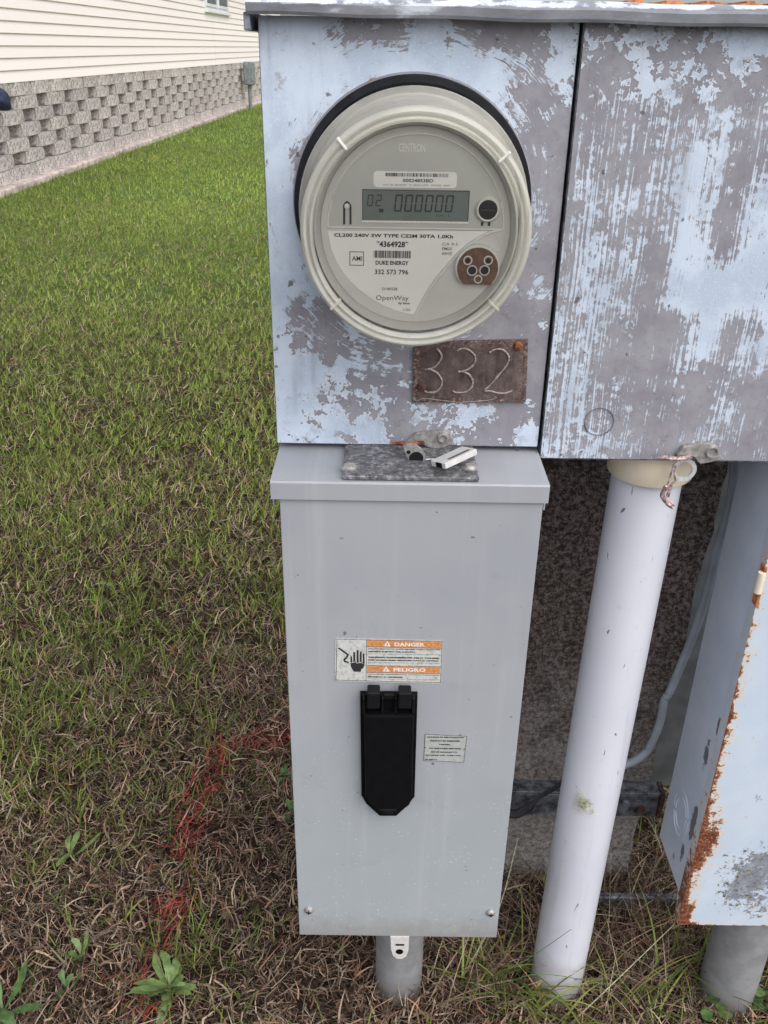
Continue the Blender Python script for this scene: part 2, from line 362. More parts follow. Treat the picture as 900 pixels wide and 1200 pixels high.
# grass blades: colour attribute per blade (dead straw, green, marking paint)
t = NT('grass_blade')
tint = t.attr('tint', 'Color')
t.fin(tint, 0.6, 0, 0.25)
tl = t.n.new('ShaderNodeBsdfTranslucent'); t.link(tint, tl.inputs[0])
mx = t.n.new('ShaderNodeMixShader'); mx.inputs[0].default_value = 0.28
t.link(t.b.outputs[0], mx.inputs[1]); t.link(tl.outputs[0], mx.inputs[2]); t.link(mx.outputs[0], t.out.inputs[0])
M['blade'] = t.m
t = NT('lawn_soil')
o = t.sep()
n1 = t.noise(55, 5, 0.7); n2 = t.noise(1.6, 4, 0.6); n3 = t.noise(9, 4, 0.6)
soil = t.ramp(n1, [(0.35, (0.012, 0.008, 0.006)), (0.6, (0.050, 0.034, 0.025))])
grn = t.mix(t.step(n3, 0.35, 0.65), (0.085, 0.14, 0.034), (0.12, 0.18, 0.045))
far = t.step(o[1], 0.8, 6.0)
M['soil'] = t.fin(t.mix(t.math('MULTIPLY', far, t.step(t.math('ADD', n2, far), 0.5, 0.9)), soil, grn), 1.0, 0, 0.1)
t.bump(n1, 0.8, 0.01)

# ------------------------------------------------------------------ object helpers
def root_loc(o):
    while o.parent: o = o.parent
    return o.location
def link_mesh(name, me, mat, parent=None):
    o = bpy.data.objects.new(name, me); C.objects.link(o)
    if mat is not None:
        if isinstance(mat, (list, tuple)):
            for x in mat: me.materials.append(x)
        else: me.materials.append(mat)
    if parent is not None:
        L = root_loc(parent); me.transform(Matrix.Translation(-Vector(L))); o.parent = parent
    return o
def obj(name, bm, mat, parent=None, smooth=False):
    me = bpy.data.meshes.new(name); bm.normal_update(); bm.to_mesh(me); bm.free()
    if smooth:
        me.polygons.foreach_set('use_smooth', [True] * len(me.polygons))
        try: me.set_sharp_from_angle(angle=R(38))
        except Exception: pass
    return link_mesh(name, me, mat, parent)
def thing(name, label, cat, loc=(0, 0, 0), group=None):
    o = bpy.data.objects.new(name, None); C.objects.link(o); o.location = loc
    o.empty_display_size = 0.05
    o['label'] = label; o['category'] = cat
    if group: o['group'] = group
    return o
def tag(o, label, cat, group=None):
    o['label'] = label; o['category'] = cat
    if group: o['group'] = group
    return o
def box(bm, x0, x1, y0, y1, z0, z1, bev=0.0, seg=1):
    r = bmesh.ops.create_cube(bm, size=1.0)
    vs = r['verts']
    for v in vs:
        v.co = Vector(((x0 + x1) / 2 + v.co.x * (x1 - x0), (y0 + y1) / 2 + v.co.y * (y1 - y0), (z0 + z1) / 2 + v.co.z * (z1 - z0)))
    if bev:
        es = list({e for v in vs for e in v.link_edges})
        bmesh.ops.bevel(bm, geom=es, offset=bev, segments=seg, affect='EDGES', profile=0.5)
    return vs
def bx(*a, **k):
    bm = bmesh.new(); box(bm, *a, **k); return bm
def prism(bm, pts, y0, y1, bev=0.0):
    """outline in (x, z), front at y0, back at y1"""
    area = sum(pts[i][0] * pts[(i + 1) % len(pts)][1] - pts[(i + 1) % len(pts)][0] * pts[i][1] for i in range(len(pts)))
    if area < 0: pts = pts[::-1]
    f = [bm.verts.new((x, y0, z)) for x, z in pts]
    b = [bm.verts.new((x, y1, z)) for x, z in pts]
    n = len(pts)
    ff = bm.faces.new(f); bm.faces.new(b[::-1])
    for i in range(n): bm.faces.new((f[i], b[i], b[(i + 1) % n], f[(i + 1) % n]))
    if bev: bmesh.ops.bevel(bm, geom=list(ff.edges), offset=bev, segments=2, affect='EDGES', profile=0.6)
def pr(pts, y0, y1, bev=0.0):
    bm = bmesh.new(); prism(bm, pts, y0, y1, bev); return bm
def sheet(pts, y):
    bm = bmesh.new()
    area = sum(pts[i][0] * pts[(i + 1) % len(pts)][1] - pts[(i + 1) % len(pts)][0] * pts[i][1] for i in range(len(pts)))
    if area < 0: pts = pts[::-1]
    bm.faces.new([bm.verts.new((x, y, z)) for x, z in pts]); return bm
def circ(cx, cz, r, n=32, a0=0.0, a1=2 * math.pi, rz=None):
    rz = rz or r
    full = abs(a1 - a0 - 2 * math.pi) < 1e-6
    k = n if full else n + 1
    return [(cx + r * math.cos(a0 + (a1 - a0) * i / n), cz + rz * math.sin(a0 + (a1 - a0) * i / n)) for i in range(k)]
def lathe(bm, prof, cx, cz, seg=96, closed=False):
    """prof: list of (radius, y); axis along y through (cx, cz)"""
    rings = []
    for r, y in prof:
        if r < 1e-6: rings.append([bm.verts.new((cx, y, cz))])
        else: rings.append([bm.verts.new((cx + r * math.cos(2 * math.pi * i / seg), y, cz + r * math.sin(2 * math.pi * i / seg))) for i in range(seg)])
    pairs = list(zip(rings, rings[1:])) + ([(rings[-1], rings[0])] if closed else [])
    for a, b in pairs:
        for i in range(seg):
            j = (i + 1) % seg
            if len(a) == 1: bm.faces.new((a[0], b[j], b[i]))
            elif len(b) == 1: bm.faces.new((a[i], a[j], b[0]))
            else: bm.faces.new((a[i], a[j], b[j], b[i]))
    bmesh.ops.recalc_face_normals(bm, faces=bm.faces)
def frames(path):
    out = []
    for i, p in enumerate(path):
        a = path[max(i - 1, 0)]; b = path[min(i + 1, len(path) - 1)]
        d = (Vector(b) - Vector(a)).normalized()
        up_ = Vector((0, 0, 1)) if abs(d.z) < 0.95 else Vector((0, 1, 0))
        s = d.cross(up_).normalized(); w = s.cross(d).normalized()
        out.append((Vector(p), s, w))
    return out
def tube(bm, path, r, seg=8, cap=True, flat=1.0):
    rings = []
    fr_ = frames(path)
    for i, (p, s, w) in enumerate(fr_):
        rr = r[i] if isinstance(r, (list, tuple)) else r
        rings.append([bm.verts.new(p + s * rr * math.cos(2 * math.pi * k / seg) + w * rr * flat * math.sin(2 * math.pi * k / seg)) for k in range(seg)])
    for a, b in zip(rings, rings[1:]):
        for k in range(seg):
            bm.faces.new((a[k], a[(k + 1) % seg], b[(k + 1) % seg], b[k]))
    if cap:
        bm.faces.new(rings[0][::-1]); bm.faces.new(rings[-1])
    bmesh.ops.recalc_face_normals(bm, faces=bm.faces)
def smooth_path(pts, n=6):
    out = []
    P = [Vector(p) for p in pts]
    for i in range(len(P) - 1):
        p0 = P[max(i - 1, 0)]; p1 = P[i]; p2 = P[i + 1]; p3 = P[min(i + 2, len(P) - 1)]
        for k in range(n):
            u = k / n
            out.append(0.5 * ((2 * p1) + (p2 - p0) * u + (2 * p0 - 5 * p1 + 4 * p2 - p3) * u * u + (3 * p1 - p0 - 3 * p2 + p3) * u ** 3))
    out.append(P[-1]); return out
def tb(path, r, seg=8, n=6, **k):
    bm = bmesh.new(); tube(bm, smooth_path(path, n) if n else [Vector(p) for p in path], r, seg, **k); return bm
def xz(pts, y): return [(x, y, z) for x, z in pts]
def text_mesh(body, p0, p1, y, bold=0.0):
    """lettering filling the rectangle p0 (left, bottom) .. p1 (right, top) on the plane y"""
    cu = bpy.data.curves.new('lettering', 'FONT'); cu.body = body; cu.size = 1.0; cu.resolution_u = 2
    cu.offset = bold
    ob = bpy.data.objects.new('lettering', cu); C.objects.link(ob)
    dg = bpy.context.evaluated_depsgraph_get(); dg.update()
    me = bpy.data.meshes.new_from_object(ob.evaluated_get(dg))
    bpy.data.objects.remove(ob); bpy.data.curves.remove(cu)
    n = len(me.vertices); co = np.empty(n * 3, np.float32); me.vertices.foreach_get('co', co); co = co.reshape(-1, 3)
    lo = co.min(0); hi = co.max(0)
    x = p0[0] + (co[:, 0] - lo[0]) / (hi[0] - lo[0]) * (p1[0] - p0[0])
    z = p0[1] + (co[:, 1] - lo[1]) / (hi[1] - lo[1]) * (p1[1] - p0[1])
    co = np.stack([x, np.full(n, y), z], 1).astype(np.float32)
    me.vertices.foreach_set('co', co.ravel()); me.update()
    me.materials.clear()
    return me
def lettering(name, body, pts, y, mat, parent, bold=0.0):
    (xa, za), (xb, zb) = pts      # upper left, lower right
    return link_mesh(name, text_mesh(body, (min(xa, xb), min(za, zb)), (max(xa, xb), max(za, zb)), y, bold), mat, parent)
def grid_face(x0, x1, z0, z1, y, nx, nz, attrs, bm_extra=None, axis='y', hole=None):
    """dense flat sheet facing -y (or -x) with scalar attributes; hole = (cx, cz, r) leaves a round opening"""
    xs = np.linspace(x0, x1, nx + 1); zs = np.linspace(z0, z1, nz + 1)
    X, Z = np.meshgrid(xs, zs)
    if axis == 'y': co = np.stack([X.ravel(), np.full(X.size, y), Z.ravel()], 1)
    else: co = np.stack([np.full(X.size, y), X.ravel(), Z.ravel()], 1)
    idx = np.arange(X.size).reshape(nz + 1, nx + 1)
    f = np.stack([idx[:-1, :-1], idx[:-1, 1:], idx[1:, 1:], idx[1:, :-1]], -1).reshape(-1, 4)
    if axis != 'y': f = f[:, ::-1]
    if hole:
        cxy = co[f].mean(1)
        keep = np.hypot(cxy[:, 0] - hole[0], cxy[:, 2] - hole[1]) > hole[2]
        f = f[keep]
    me = bpy.data.meshes.new('sheet')
    me.vertices.add(len(co)); me.vertices.foreach_set('co', co.astype(np.float32).ravel())
    me.loops.add(f.size); me.loops.foreach_set('vertex_index', f.astype(np.int32).ravel())
    me.polygons.add(len(f)); me.polygons.foreach_set('loop_start', np.arange(0, f.size, 4, dtype=np.int32))
    me.update(calc_edges=True); me.validate()
    for k, fn in attrs.items():
        a = me.attributes.new(k, 'FLOAT', 'POINT'); a.data.foreach_set('value', fn(X, Z).ravel().astype(np.float32))
    return me
def table(rows, x0, x1, z0, z1):
    T = np.array([[int(c) for c in r.split()] for r in rows], float) / 9.0
    nr, nc = T.shape
    def fn(X, Z):
        u = np.clip((X - x0) / (x1 - x0) * nc - 0.5, 0, nc - 1.001); v = np.clip((z1 - Z) / (z1 - z0) * nr - 0.5, 0, nr - 1.001)
        i = u.astype(int); j = v.astype(int); a = u - i; b = v - j
        a = a * a * (3 - 2 * a); b = b * b * (3 - 2 * b)
        i2 = np.minimum(i + 1, nc - 1); j2 = np.minimum(j + 1, nr - 1)
        return (T[j, i] * (1 - a) + T[j, i2] * a) * (1 - b) + (T[j2, i] * (1 - a) + T[j2, i2] * a) * b
    return fn

# ------------------------------------------------------------------ ground
bm = bmesh.new()
xs = [-160, -40, -12, -6] + [(-3 + 0.25 * i) for i in range(25)] + [6, 12, 40, 160]
ys = [-160, -40, -12, -4] + [(-1.5 + 0.3 * i) for i in range(26)] + [9, 14, 22, 40, 160, 400]
gv = [[bm.verts.new((x, y, 0.0)) for x in xs] for y in ys]
for j in range(len(ys) - 1):
    for i in range(len(xs) - 1): bm.faces.new((gv[j][i], gv[j][i + 1], gv[j + 1][i + 1], gv[j + 1][i]))
for v in bm.verts:
    if abs(v.co.x) < 3 and -1.5 < v.co.y < 6: v.co.z = -0.006 + 0.004 * math.sin(v.co.x * 5.1 + v.co.y * 3.3)
ground = obj('ground', bm, M['soil']); ground['kind'] = 'structure'

# ------------------------------------------------------------------ house on the left
WA, WB = -3.33, 0.0255        # block wall plane x = WA + WB * (y + 0.73)
def wx(y): return WA + WB * (y + 0.73)
ang = math.atan(WB)
house = thing('house', 'cream sided house on a grey openwork block foundation, left of the meters', 'house', (wx(6), 6, 0))
Y_A, Y_B = 3.2, 24.0
# everything of the house is built along local s (metres along the wall, s = 0 at y = 6), then rotated
house.rotation_euler = (0, 0, -ang)
def hobj(name, bm, mat, parent=house):
    me = bpy.data.meshes.new(name); bm.to_mesh(me); bm.free(); me.materials.append(mat)
    o = bpy.data.objects.new(name, me); C.objects.link(o); o.parent = parent; return o
S0, S1 = Y_A - 6, Y_B - 6
fnd = hobj('foundation', bx(-1.0, -0.21, S0, S1, 0.0, 0.80), M['void'])  # solid backing, coloured dark for the shade seen through the block holes
hobj('footing', bx(-0.2, 0.085, S0, S1, -0.05, 0.055, bev=0.012), M['footing'])
def block_mesh(w, seed, h=0.103):
    rnd = random.Random(seed)
    bm = bmesh.new(); box(bm, -0.20, 0.0, -w / 2, w / 2, 0.0, h)
    bmesh.ops.subdivide_edges(bm, edges=[e for e in bm.edges if abs((e.verts[0].co - e.verts[1].co).y) > 0.1], cuts=3)
    for v in bm.verts:
        if v.co.x > -0.01:
            v.co.x += rnd.uniform(-0.004, 0.012) - (0.012 if (abs(abs(v.co.y) - w / 2) < 1e-3) else 0)
            v.co.z += rnd.uniform(-0.002, 0.002)
    me = bpy.data.meshes.new('block'); bm.to_mesh(me); bm.free(); me.materials.append(M['block']); return me
bmesh_w = [block_mesh(0.455, 10 + k) for k in range(5)]
bmesh_s = [block_mesh(0.448, 30 + k) for k in range(4)]
HOLE, PITCH, RH = 0.235, 0.69, 0.1062
zrow = 0.056
for row in range(7):
    z = zrow + row * RH + (0.004 if row else 0)
    solid = row in (0, 6)
    pitch = 0.452 if solid else PITCH
    off = {0: 0.1, 6: 0.24}.get(row, 0.0 if row % 2 else PITCH / 2)
    # holes of the third open row sit at y = 8.72 m, so blocks are centred half a pitch away
    s0 = (8.72 - 6) + PITCH / 2 + off if not solid else off
    k0 = math.ceil((S0 - s0 + 0.25) / pitch); k1 = math.floor((S1 - s0 - 0.25) / pitch)
    for k in range(k0, k1 + 1):
        me = random.choice(bmesh_s if solid else bmesh_w)
        o = bpy.data.objects.new('block', me); C.objects.link(o); o.parent = fnd
        o.location = (random.uniform(-0.004, 0.004), s0 + k * pitch + random.uniform(-0.01, 0.01) * (not solid), z)
wall = hobj('wall', bx(-1.0, -0.05, S0, S1, 0.806, 2.75), M['siding'])
NB = 21; EXP = 0.0905
bl = []
for half in (0, 1):
    sa, sb = (S0, 9.83) if half == 0 else (9.836, S1)
    bm = bmesh.new()
    prof = [(-0.05, 0.0), (0.006, 0.0), (0.008, 0.004), (-0.006, EXP), (-0.05, EXP)]
    a = [bm.verts.new((x, sa, z)) for x, z in prof]; b = [bm.verts.new((x, sb, z)) for x, z in prof]
    for i in range(5): bm.faces.new((a[i], a[(i + 1) % 5], b[(i + 1) % 5], b[i]))
    bm.faces.new(a[::-1]); bm.faces.new(b)
    bmesh.ops.recalc_face_normals(bm, faces=bm.faces)
    me = bpy.data.meshes.new('siding_board'); bm.to_mesh(me); bm.free(); me.materials.append(M['siding']); bl.append(me)
WS0, WS1, WZ = 15.23 - 6, 17.2 - 6, 1.555
for k in range(NB):
    for half in (0, 1):
        o = bpy.data.objects.new('siding_board', bl[half]); C.objects.link(o); o.parent = wall
        o.location = (0.0, 0.0, 0.797 + k * EXP)
win = hobj('window', bx(-0.03, 0.012, WS0, WS1, WZ, WZ + 0.95), M['trim_white'])
hobj('sill', bx(0.012, 0.05, WS0 - 0.02, WS1 + 0.02, WZ - 0.01, WZ + 0.03, bev=0.004), M['trim_white'], win)
mid = (WS0 + WS1) / 2
for a, b in ((WS0 + 0.10, mid - 0.09), (mid + 0.09, WS1 - 0.10)):
    hobj('pane', bx(0.010, 0.016, a, b, WZ + 0.12, WZ + 0.87), M['pane'], win)
    bm = bmesh.new()
    box(bm, 0.012, 0.03, a - 0.04, a, WZ + 0.08, WZ + 0.91); box(bm, 0.012, 0.03, b, b + 0.04, WZ + 0.08, WZ + 0.91)
    box(bm, 0.012, 0.029, a, b, WZ + 0.08, WZ + 0.12); box(bm, 0.012, 0.029, a, b, WZ + 0.87, WZ + 0.91)
    hobj('frame', bm, M['trim_white'], win)
bm = bmesh.new()
prism(bm, [(0.35, 2.66), (0.35, 2.74), (-2.6, 3.55), (-5.6, 2.74), (-5.6, 2.66)], S0 - 0.3, S1 + 0.3)
hobj('roof', bm, M['roof'])

# utility stand against the far end of the block wall
t_ = thing('utility_pedestal', 'small grey green utility box on a thin post far along the block wall', 'utility box', (wx(18.1) + 0.16, 18.1, 0))
X_, Y_ = t_.location.x, t_.location.y
obj('post', tb([(X_, Y_, 0), (X_, Y_, 0.66)], 0.035, n=0), M['green_grey'], t_)
obj('box', bx(X_ - 0.09, X_ + 0.10, Y_ - 0.12, Y_ + 0.12, 0.42, 0.82, bev=0.02), M['green_grey'], t_)
# dark blue bundle at the left edge
bm = bmesh.new()
bmesh.ops.create_icosphere(bm, subdivisions=3, radius=1.0)
for v in bm.verts:
    n = v.co.copy()
    k = 1 + 0.10 * math.sin(5 * n.x + 3 * n.z) + 0.06 * math.sin(9 * n.y)
    v.co = Vector((wx(6.9) + 0.10 + n.x * 0.08 * k, 6.87 + n.y * 0.10 * k, 0.715 + n.z * 0.075 * k - 0.15 * max(0, n.y) * 0.5))
tag(obj('cloth_bundle', bm, M['navy'], smooth=True), 'dark blue bundle hooked on the block wall at the left edge', 'bundle')

# ------------------------------------------------------------------ concrete post and things behind
bm = bmesh.new()
NX, NZ = 20, 60
def post_pt(i, j):
    z = -0.05 + 1.17 * j / NZ
    xr = 0.368 + 0.026 * min(1, z / 0.7); xl = 0.035
    x = xl + (xr - xl) * i / NX
    r_ = random.uniform(-0.002, 0.002)
    if i == NX: x += random.uniform(-0.003, 0.002)
    return (x, 0.2 + r_, z)
fr1 = [[bm.verts.new(post_pt(i, j)) for i in range(NX + 1)] for j in range(NZ + 1)]
for j in range(NZ):
    for i in range(NX): bm.faces.new((fr1[j][i], fr1[j][i + 1], fr1[j + 1][i + 1], fr1[j + 1][i]))
for side, flip in ((0, 1), (NX, 0)):
    bk = [bm.verts.new((fr1[j][side].co.x, 0.36, fr1[j][side].co.z)) for j in range(NZ + 1)]
    for j in range(NZ):
        q = (fr1[j][side], bk[j], bk[j + 1], fr1[j + 1][side])
        bm.faces.new(q[::-1] if flip else q)
    if side == 0: bk0 = bk
    else: bk1 = bk
for j in range(NZ): bm.faces.new((bk1[j], bk0[j], bk0[j + 1], bk1[j + 1]))
bm.faces.new([fr1[NZ][i] for i in range(NX + 1)] + [bk1[NZ], bk0[NZ]])
tag(obj('concrete_post', bm, M['concrete']), 'wide dark mouldy concrete post standing behind the electric cabinets', 'post')

bm = bx(0.385, 0.60, 0.24, 0.252, 0.15, 1.05, bev=0.001)
tag(obj('backing_panel', bm, M['green_grey']), 'plain grey green sheet panel in the gap right of the concrete post', 'panel')

st = thing('mounting_rail', 'dark bolted steel rail running low across the concrete post', 'rail', (0.22, 0.18, 0.154))
bm = bmesh.new()
box(bm, 0.05, 0.385, 0.176, 0.199, 0.194, 0.198, bev=0.0008); box(bm, 0.05, 0.384, 0.176, 0.180, 0.155, 0.1938, bev=0.0006)
obj('rail', bm, M['strut'], st)
obj('rusty_end', bx(0.3855, 0.392, 0.1745, 0.199, 0.153, 0.199, bev=0.001), M['dark_rust'], st)
for x in (0.2165, 0.338, 0.362):
    bm = bmesh.new(); lathe(bm, [(0.0001, 0.1715), (0.0050, 0.172), (0.006, 0.1745), (0.006, 0.177)], x, 0.180 if x < 0.35 else 0.170, 12)
    obj('bolt', bm, M['strut'] if x < 0.36 else M['dark_rust'], st, smooth=True)
tag(obj('metal_strap', bx(0.30, 0.46, 0.145, 0.155, 0.012, 0.028, bev=0.002), M['strut']), 'flat grey metal strap lying in the straw right of the white pipe', 'strap')

cable = [(0.3712, 0.7265), (0.3765, 0.6874), (0.378, 0.6542), (0.3752, 0.6159), (0.374, 0.5763), (0.3728, 0.5352), (0.3676, 0.4837), (0.3586, 0.4297), (0.3539, 0.4017)]
cable2 = [(0.3496, 0.3886), (0.3496, 0.3573), (0.3462, 0.3301), (0.3395, 0.3058), (0.3287, 0.2918), (0.3162, 0.2838), (0.3036, 0.2757)]
tag(obj('cable', tb(xz(cable + cable2, 0.14), 0.0052, 10, 5), M['cable'], smooth=True), 'grey cable hanging beside the concrete post and curving behind the white pipe', 'cable')
blk = [(0.2519, 0.2524), (0.2344, 0.2278), (0.2157, 0.211), (0.2012, 0.1912), (0.1858, 0.1785), (0.1649, 0.1821)]
tag(obj('cable', tb(xz(blk, 0.155), [0.003] * 14 + [0.006] * 12, 8, 5), M['black_cable'], smooth=True), 'thin black cable drooping across the steel rail left of the white pipe', 'cable')

# ------------------------------------------------------------------ pipes
p = thing('pvc_pipe', 'wide white plastic pipe with a cream collar under the right cabinet', 'pipe', (0.2365, 0.045, 0))
bm = bmesh.new(); tube(bm, [(0.2362 + 0.0158 * k / 12, 0.031 + 0.015 * k / 12, -0.03 + 0.79 * k / 12) for k in range(13)], 0.0332, 48)
obj('pipe', bm, M['pvc'], p, smooth=True)
bm = bmesh.new()
tube(bm, [(0.2527, 0.045, 0.744), (0.2527, 0.045, 0.7455), (0.2528, 0.045, 0.775)], [0.0385, 0.0396, 0.0396], 48)
obj('collar', bm, M['cream_pvc'], p, smooth=True)
lc = (0.228, 0.3508)
for k in range(90):
    pass
bm = bmesh.new()
rr = random.Random(4)
for k in range(110):
    a = rr.uniform(0, 6.28); d = abs(rr.gauss(0, 0.0055)); x = lc[0] + math.cos(a) * d; z = lc[1] + math.sin(a) * d * 1.25
    yy = 0.0365 - math.sqrt(max(0.0335 ** 2 - (x - (0.2362 + 0.0158 * (z + 0.03) / 0.79)) ** 2, 1e-6))
    b_ = rr.uniform(0, 6.28); L_ = rr.uniform(0.003, 0.007)
    tube(bm, [(x, yy - 0.0003, z), (x + math.cos(b_) * L_ * 0.5, yy - rr.uniform(0.001, 0.003), z + math.sin(b_) * L_ * 0.5), (x + math.cos(b_ + 0.6) * L_, yy - rr.uniform(0.0005, 0.003), z + math.sin(b_ + 0.6) * L_)], 0.00035, 3, cap=False)
lich = tag(obj('lichen', bm, M['lichen']), 'small clump of pale yellow lichen strands clinging to the white pipe', 'lichen')

bm = bmesh.new(); tube(bm, [(0.0285, 0.028, -0.03), (0.0285, 0.028, 0.10), (0.0285, 0.028, 0.24)], 0.0305, 40)
tag(obj('conduit', bm, M['conduit'], smooth=True), 'short grey metal conduit between the lawn and the grey disconnect box', 'conduit')
bm = bmesh.new(); tube(bm, [(0.459, 0.022, -0.03), (0.459, 0.022, 0.10), (0.459, 0.022, 0.2)], 0.0345, 40)
tag(obj('conduit', bm, M['conduit'], smooth=True), 'pale grey conduit rising from straw into the rusty blue cabinet', 'conduit')

# ------------------------------------------------------------------ left meter cabinet
CX, CZ = 0.0186, 0.9905
XL, XR, ZB, ZT = -0.0955, 0.1352, 0.787, 1.119
cab = thing('meter_cabinet', 'left meter cabinet with peeling pale paint holding the round electric meter', 'cabinet', (XL, 0, ZB), 'peeling meter cabinets')
bm = bmesh.new(); box(bm, XL + 0.0016, XR - 0.0016, 0.003, 0.175, ZB + 0.002, ZT)
obj('shell', bm, M['paint_upright'], cab)
rowsL = ['8 8 6 4 4 5 8 4 3 3 4 5',
 '9 9 9 8 9 9 9 9 8 7 6 7',
 '9 9 8 5 3 7 9 9 6 3 2 4',
 '9 7 3 3 6 8 9 9 7 4 2 2',
 '7 2 1 5 7 9 9 8 8 6 2 2',
 '8 2 3 6 7 7 7 7 7 6 3 2',
 '9 7 5 6 7 5 5 6 7 6 3 3',
 '9 6 5 6 5 5 5 5 5 6 2 3',
 '9 6 4 5 5 5 5 5 5 4 2 2',
 '8 5 4 5 5 5 5 5 4 3 3 4',
 '7 4 3 5 5 5 5 4 4 2 2 3',
 '6 4 4 5 4 3 3 3 3 2 2 1',
 '7 7 5 5 4 3 2 2 2 2 2 1',
 '8 8 6 5 4 4 2 2 2 2 2 2',
 '8 6 7 5 5 3 5 6 6 5 4 2',
 '7 6 6 6 7 4 3 5 5 4 4 6']
me = grid_face(XL, XR, ZB, ZT, 0.0, 116, 166, {'cover': table(rowsL, XL, XR, ZB, ZT)}, hole=(CX, CZ, 0.0885))
fc = link_mesh('front_cover', me, M['paint_arc'], cab)
# folded edges of the cover
bm = bmesh.new()
box(bm, XL - 0.0006, XL + 0.0010, 0.0012, 0.02, ZB - 0.0008, ZT); box(bm, XR - 0.0010, XR + 0.0006, 0.0012, 0.02, ZB - 0.0008, ZT)
box(bm, XL + 0.0012, XR - 0.0012, 0.0012, 0.02, ZB - 0.0012, ZB + 0.0006)
obj('cover_flange', bm, M['strut'], cab)
bm = bmesh.new()
lathe(bm, [(0.0935, 0.0006), (0.0932, -0.0012), (0.0925, -0.0024), (0.0905, -0.0026)], CX, CZ + 0.0006, 128)
obj('pressed_ring', bm, M['paint_arc'], cab, smooth=True)
a_ = fc.data
for o_ in (cab.children[-1],):
    at = o_.data.attributes.new('cover', 'FLOAT', 'POINT'); at.data.foreach_set('value', [0.55] * len(o_.data.vertices))
bm = bmesh.new()
lathe(bm, [(0.0918, 0.0), (0.0918, -0.0075), (0.0908, -0.0085), (0.0865, -0.0085), (0.0845, -0.006), (0.0845, 0.012)], CX, CZ + 0.0006, 128)
obj('socket_ring', bm, M['black_rubber'], cab, smooth=True)

# hasp on the lower edge of the left cabinet
ha = [(0.0164, 0.79), (0.0223, 0.7952), (0.0275, 0.7996), (0.0355, 0.8009), (0.0448, 0.802), (0.0514, 0.8031), (0.0569, 0.8001), (0.0601, 0.7944), (0.058, 0.7892), (0.0521, 0.7862), (0.0427, 0.7853), (0.0359, 0.7874), (0.0345, 0.7903), (0.0237, 0.7916)]
hp = obj('hasp', pr(ha, -0.0045, 0.0, 0.0008), M['steel'], cab)
hp.name = 'hasp'
rc = (0.0508, 0.7962)
bm = bmesh.new(); lathe(bm, [(0.0001, -0.0052), (0.0028, -0.0054), (0.0034, -0.0075), (0.0044, -0.0072), (0.0058, -0.0045)], rc[0], rc[1], 28)
obj('rivet', bm, M['steel'], hp, smooth=True)
sl = [(0.0062, 0.7927), (0.0141, 0.7947), (0.0234, 0.7945), (0.0341, 0.7936)]
obj('slot_lug', tb([(sl[0][0], -0.012, sl[0][1]), (sl[1][0], -0.015, sl[1][1]), (sl[2][0], -0.015, sl[2][1]), (sl[3][0], -0.010, sl[3][1])], 0.0014, 6), M['rust'], hp)

# number plate 332
pl = [(0.0231, 0.8763), (0.0351, 0.8791), (0.054, 0.8824), (0.0831, 0.8838), (0.1182, 0.885), (0.1196, 0.8603), (0.121, 0.8294), (0.0658, 0.8284), (0.0236, 0.828), (0.0231, 0.8535)]
bm = pr(pl, -0.0032, -0.0006, 0.0004)
plo = obj('number_plate', bm, M['plate'], cab)
plo['label'] = 'brown corroded plate reading 332'
me = plo.data; n = len(me.vertices); co = np.empty(n * 3, np.float32); me.vertices.foreach_get('co', co); co = co.reshape(-1, 3)
me.attributes.new('edge', 'FLOAT', 'POINT').data.foreach_set('value', np.ones(n, np.float32) * 0.25)
me.attributes.new('pale', 'FLOAT', 'POINT').data.foreach_set('value', (co[:, 0] > 0.19).astype(np.float32) * 0.25)
dg3a = [(0.0422, 0.8765), (0.0458, 0.872), (0.0463, 0.868), (0.0434, 0.8627), (0.039, 0.859), (0.0326, 0.8578)]
dg3b = [(0.0371, 0.8584), (0.0437, 0.8546), (0.0476, 0.8486), (0.0471, 0.8425), (0.0431, 0.8383), (0.0379, 0.8373), (0.034, 0.8382), (0.0326, 0.8399)]
dg4a = [(0.0592, 0.8745), (0.0632, 0.8766), (0.0689, 0.8756), (0.0736, 0.8717), (0.0752, 0.8678), (0.0736, 0.8625), (0.068, 0.8577), (0.061, 0.8562)]
dg4b = [(0.0649, 0.8567), (0.0708, 0.8537), (0.074, 0.8483), (0.0734, 0.8429), (0.0691, 0.8387), (0.064, 0.8377), (0.0594, 0.8379), (0.0573, 0.8395)]
dg2 = [(0.0867, 0.8735), (0.0912, 0.8762), (0.0969, 0.8763), (0.1016, 0.8728), (0.1035, 0.8682), (0.1012, 0.8616), (0.0954, 0.8534), (0.0895, 0.8452), (0.0849, 0.8399), (0.0899, 0.8395), (0.0965, 0.8378), (0.103, 0.8379), (0.1087, 0.8403)]
for parts in ((dg3a, dg3b), (dg4a, dg4b), (dg2,)):
    bm = bmesh.new()
    for q in parts: 
        pth = smooth_path(xz(q, -0.0036), 5); tube(bm, pth, [0.00085 * random.uniform(0.6, 1.3) for _ in pth], 6)
    obj('digit', bm, M['weld'], plo)
ln = [(0.0264, 0.8288), (0.0329, 0.8319), (0.046, 0.8305), (0.0631, 0.829), (0.0788, 0.8299), (0.0904, 0.8315), (0.0958, 0.834)]
obj('scratch', tb(xz(ln, -0.0034), 0.0003, 5), M['weld'], plo)
